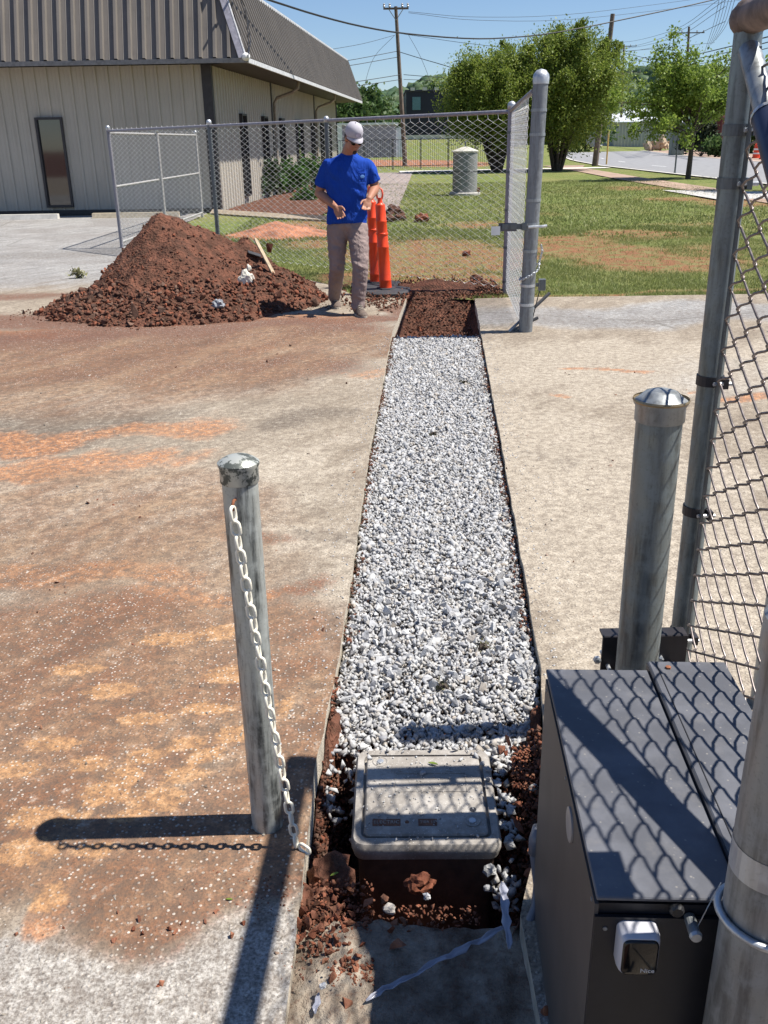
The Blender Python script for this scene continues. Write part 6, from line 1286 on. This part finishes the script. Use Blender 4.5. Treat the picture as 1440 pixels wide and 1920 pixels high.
hand(bodyM, WRR, wp(684, 398, 9.38) - WRR, Vector((-1, -.2, .15)), -1, .8, 1.08)
# lower body inside the trousers and boots
HPX = wp(650, 420, 9.66)
LL = [wp(631, 430, 9.66), wp(632, 500, 9.64), wp(627, 560, 9.97)]; RL = [wp(672, 430, 9.64), wp(676, 503, 9.45), wp(671, 574, 9.46)]
for Lg in (LL, RL): limb(bodyM, [HPX, Lg[0], Lg[1], Lg[1].lerp(Lg[2], .3), Lg[2]], [.10, .075, .052, .05, .036], 12)
remeshed('body', bodyM, .0065, m_skin, wk, 3, .4)
# t-shirt
sm_ = MB(); rings = []
for y, cx, hw, dp_ in ((286, 654, 15, .068), (291, 653, 20, .078), (296, 652, 31, .092), (302, 651, 42, .105), (312, 650, 46, .12), (330, 650, 45, .13), (350, 650, 42, .13), (372, 650, 38.5, .128), (395, 650, 38.5, .13), (410, 650, 40, .133), (418, 650, 41, .133)):
    c = wp(cx, y, 9.66); hwm = hw / CF * 9.2 * .93; ring = []
    for k in range(28):
        a = 2 * pi * k / 28; ca, sa = cos(a), sin(a); e = .8; x = abs(ca) ** e * (1 if ca > 0 else -1) * hwm; yy = abs(sa) ** e * (1 if sa > 0 else -1) * dp_; w_ = 1 + .03 * sin(a * 5 + y * .07) * (1 if y > 330 else 0)
        ring.append((c.x + x * w_, c.y + yy * w_, c.z + (.012 * sin(a * 3) if y == 418 else 0)))
    rings.append(ring)
sm_.loft(rings)
for Sx, Ex, e in ((SHL, ELL, 0), (SHR, ELR, 1)):
    s0 = Sx + Vector((.02 if e == 0 else -.02, 0, .005)); sm_.tube([s0, Sx.lerp(Ex, .3), Sx.lerp(Ex, .74)], [.070, .068, .072], 16); sm_.ell(s0, (.072, .074, .064))
sh2 = remeshed('t_shirt', sm_, .009, m_shirt, wk, 6, .5)
# displaced wrinkles on the shirt
for v in sh2.data.vertices:
    p = v.co; k = noise.noise(Vector((p.x * 7, p.y * 7, p.z * 4))) * .016 + noise.noise(Vector((p.x * 16 + p.z * 11, p.y * 14, p.z * 10))) * .012; k = k if k > 0 else k * .25; d = Vector((p.x - HPX.x, p.y - HPX.y, 0))
    if d.length > .01: v.co += d.normalized() * k
pk = wp(680, 330, 9.52); po_ = MB().box((0, 0, 0), (.075, .012, .085), bev=.004).build('pocket', m_shirt, sh2); po_.location = pk + Vector((-.005, -.005, -.01)); po_.rotation_euler = (radians(-3), 0, radians(14))
MB().ell(pk + Vector((-.002, -.014, -.005)), (.022, .002, .016), Matrix.Rotation(radians(14), 3, 'Z')).build('pocket_print', simple('pale_blue_print', (.12, .28, .6), .7), sh2)
# trousers
pm_ = MB(); c0 = wp(650, 414, 9.66)
limb(pm_, [wp(650, 412, 9.66), wp(651, 428, 9.66)], [.10, .10], 16); pm_.ell(wp(650, 420, 9.66), (.195, .125, .10), None, 20, 12)
limb(pm_, [wp(633, 428, 9.66), wp(632, 462, 9.65), LL[1], LL[1].lerp(LL[2], .4), LL[2] + Vector((0, 0, .02))], [.112, .098, .078, .078, .066], 18); limb(pm_, [wp(669, 428, 9.64), wp(673, 462, 9.55), RL[1], RL[1].lerp(RL[2], .4), RL[2] + Vector((0, 0, .0))], [.112, .10, .082, .078, .070], 18)
tr = remeshed('trousers', pm_, .009, m_pants, wk, 5, .5)
for v in tr.data.vertices:
    p = v.co; low = 1 + .4 * max(0, (.9 - p.z)); k = noise.noise(Vector((p.x * 8, p.y * 8, p.z * 26 + p.x * 12))) * .010 * low + noise.noise(Vector((p.x * 20, p.y * 20, p.z * 40))) * .004; cx = LL[1].x if p.x < HPX.x else RL[1].x; d = Vector((p.x - cx, p.y - .0, 0))
    if d.length > .01: v.co += d.normalized() * k
# boots
def boot(ank, toe, label=None):
    m = MB(); f = (toe - ank); f.z = 0; f.normalize(); s = Vector((-f.y, f.x, 0)); rings = []
    for u, hw, h0, h1 in ((-.075, .030, .012, .10), (-.05, .042, .0, .13), (0, .044, 0, .135), (.05, .045, 0, .115), (.10, .050, 0, .085), (.15, .051, 0, .065), (.185, .042, 0, .052), (.205, .022, .006, .035)):
        base = Vector((ank.x, ank.y, 0)) + f * u; ring = []
        for k in range(14): a = 2 * pi * k / 14; zz = h0 + (h1 - h0) * (.5 + .5 * sin(a)); ring.append(base + s * cos(a) * hw * (1 if sin(a) < .2 else .85) + Vector((0, 0, zz)))
        rings.append(ring)
    m.loft(rings); zb = min(ank.z, 0); bo_ = remeshed('boot', m, .006, m_boot, wk, 2, .4)
    sl = MB(); R_ = []
    for z, e in ((0, 0), (.022, .002)):
        pts = []
        for k in range(24):
            a = 2 * pi * k / 24; u = .065 + .148 * cos(a); hw = (.046 + .010 * cos(a)) * sin(a) ; pts.append(Vector((ank.x, ank.y, z)) + f * u + s * (hw + (.004 if sin(a) > 0 else -.004)))
        R_.append(pts)
    sl.loft(R_); so = sl.build('sole', simple('boot_sole', (.38, .34, .28), .8), bo_)
    lc = MB()
    for k in range(4): b = Vector((ank.x, ank.y, .118 - k * .014)) + f * (.055 + k * .022); lc.tube([b - s * .022, b + Vector((0, 0, .006)), b + s * .022], .003, 5)
    lc.build('laces', simple('lace', (.5, .46, .38), .8), bo_); return bo_
b1_ = boot(RL[2] * 1.0, RL[2] + Vector((.09, -.25, 0))); b2_ = boot(LL[2] + Vector((0, .05, 0)), LL[2] + Vector((.05, -.25, 0)))
# cap
cp = MB(); CM = Matrix.Translation(hp_(0, .018, .055)) @ HM.to_4x4()
cp.lathe([(.086, -.012), (.090, -.002), (.091, .02), (.085, .052), (.066, .082), (.036, .099), (.008, .104)], 28, CM @ Matrix.Diagonal((.93, 1.08, 1, 1)))
cap = cp.build('cap', m_cap, wk); autosmooth(cap, 50)
bm_ = MB(); rr = []
for t_, e in ((0, 0), (1, 1)):
    ring = []
    for k in range(15): a = radians(200 + 140 * k / 14); ring.append((cos(a), sin(a)))
    rr.append(ring)
V = []; n_ = 15
for lvl in (0, -.004):
    for (R1, R2, zz) in ((.090, .098, .0), (.092, .165, -.012)):
        for k in range(n_):
            a = radians(198 + 144 * k / (n_ - 1)); x = cos(a) * R1 * .95; y = sin(a) * (R2 if R2 > .1 else .1); V.append(CM @ Vector((x, y * (1.0 if R2 < .1 else (.55 + .45 * abs(sin(a)))), zz - .012 * abs(cos(a)) + lvl)))
F = []
for k in range(n_ - 1): F += [(k, k + 1, n_ + k + 1, n_ + k), (2 * n_ + k + 1, 2 * n_ + k, 3 * n_ + k, 3 * n_ + k + 1), (n_ + k, n_ + k + 1, 3 * n_ + k + 1, 3 * n_ + k)]
bm_.add(V, F); bm_.build('brim', m_cap, cap, True)
patch = MB().lathe([(.001, 0), (.020, 0), (.022, .002), (.018, .003), (.001, .003)], 20, CM @ Matrix.Translation((0, -.100, .035)) @ Matrix.Rotation(radians(78), 4, 'X') @ Matrix.Diagonal((1.25, .9, 1, 1))).build('patch', simple('grey_patch', (.45, .40, .48), .8), cap)
MB().lathe([(.0205, .0025), (.0225, .004), (.0215, .004)], 20, CM @ Matrix.Translation((0, -.100, .035)) @ Matrix.Rotation(radians(78), 4, 'X') @ Matrix.Diagonal((1.25, .9, 1, 1)), cap=False).build('patch_border', simple('dark_patch', (.16, .13, .2), .8), cap)
MB().ell(CM @ Vector((0, 0, .108)), (.007, .007, .004)).build('button', m_cap, cap)
# sunglasses, goatee, hair
gl_ = MB()
for s in (-1, 1):
    R_ = []
    for dz in (0, .006): R_.append([hp_(s * .033 + cos(a) * .026, -.088 - dz * (1 if True else 0) + .012 * (cos(a) * s) ** 2, .012 + sin(a) * .019) for a in np.linspace(0, 2 * pi, 17)[:-1]])
    gl_.loft(R_)
    gl_.tube([hp_(s * .058, -.078, .02), hp_(s * .078, -.03, .02), hp_(s * .080, .015, .012)], .003, 5)
gl_.tube([hp_(-.01, -.092, .016), hp_(.01, -.092, .016)], .003, 5); gl_.build('sunglasses', simple('sunglass_black', (.01, .01, .012), .08, 0, .1, 5, 0), wk, True)
gt_ = MB(); gt_.ell(hp_(0, -.074, -.088), (.022, .014, .018), HM); gt_.ell(hp_(0, -.066, -.102), (.020, .016, .012), HM); gt_.build('goatee', simple('dark_hair', (.04, .022, .014), .8), wk, True)
hr = MB(); hr.ell(hp_(0, .045, .01), (.078, .072, .075), HM, 16, 10); hr.build('hair', simple('dark_hair', (.04, .022, .014)), wk, True)
MB().lathe([(.0105, -.003), (.0105, .003)], 12, Matrix.Translation(wp(688, 388, 9.40)), cap=False).build('ring', m_black, wk)
print('objects', len(bpy.data.objects))
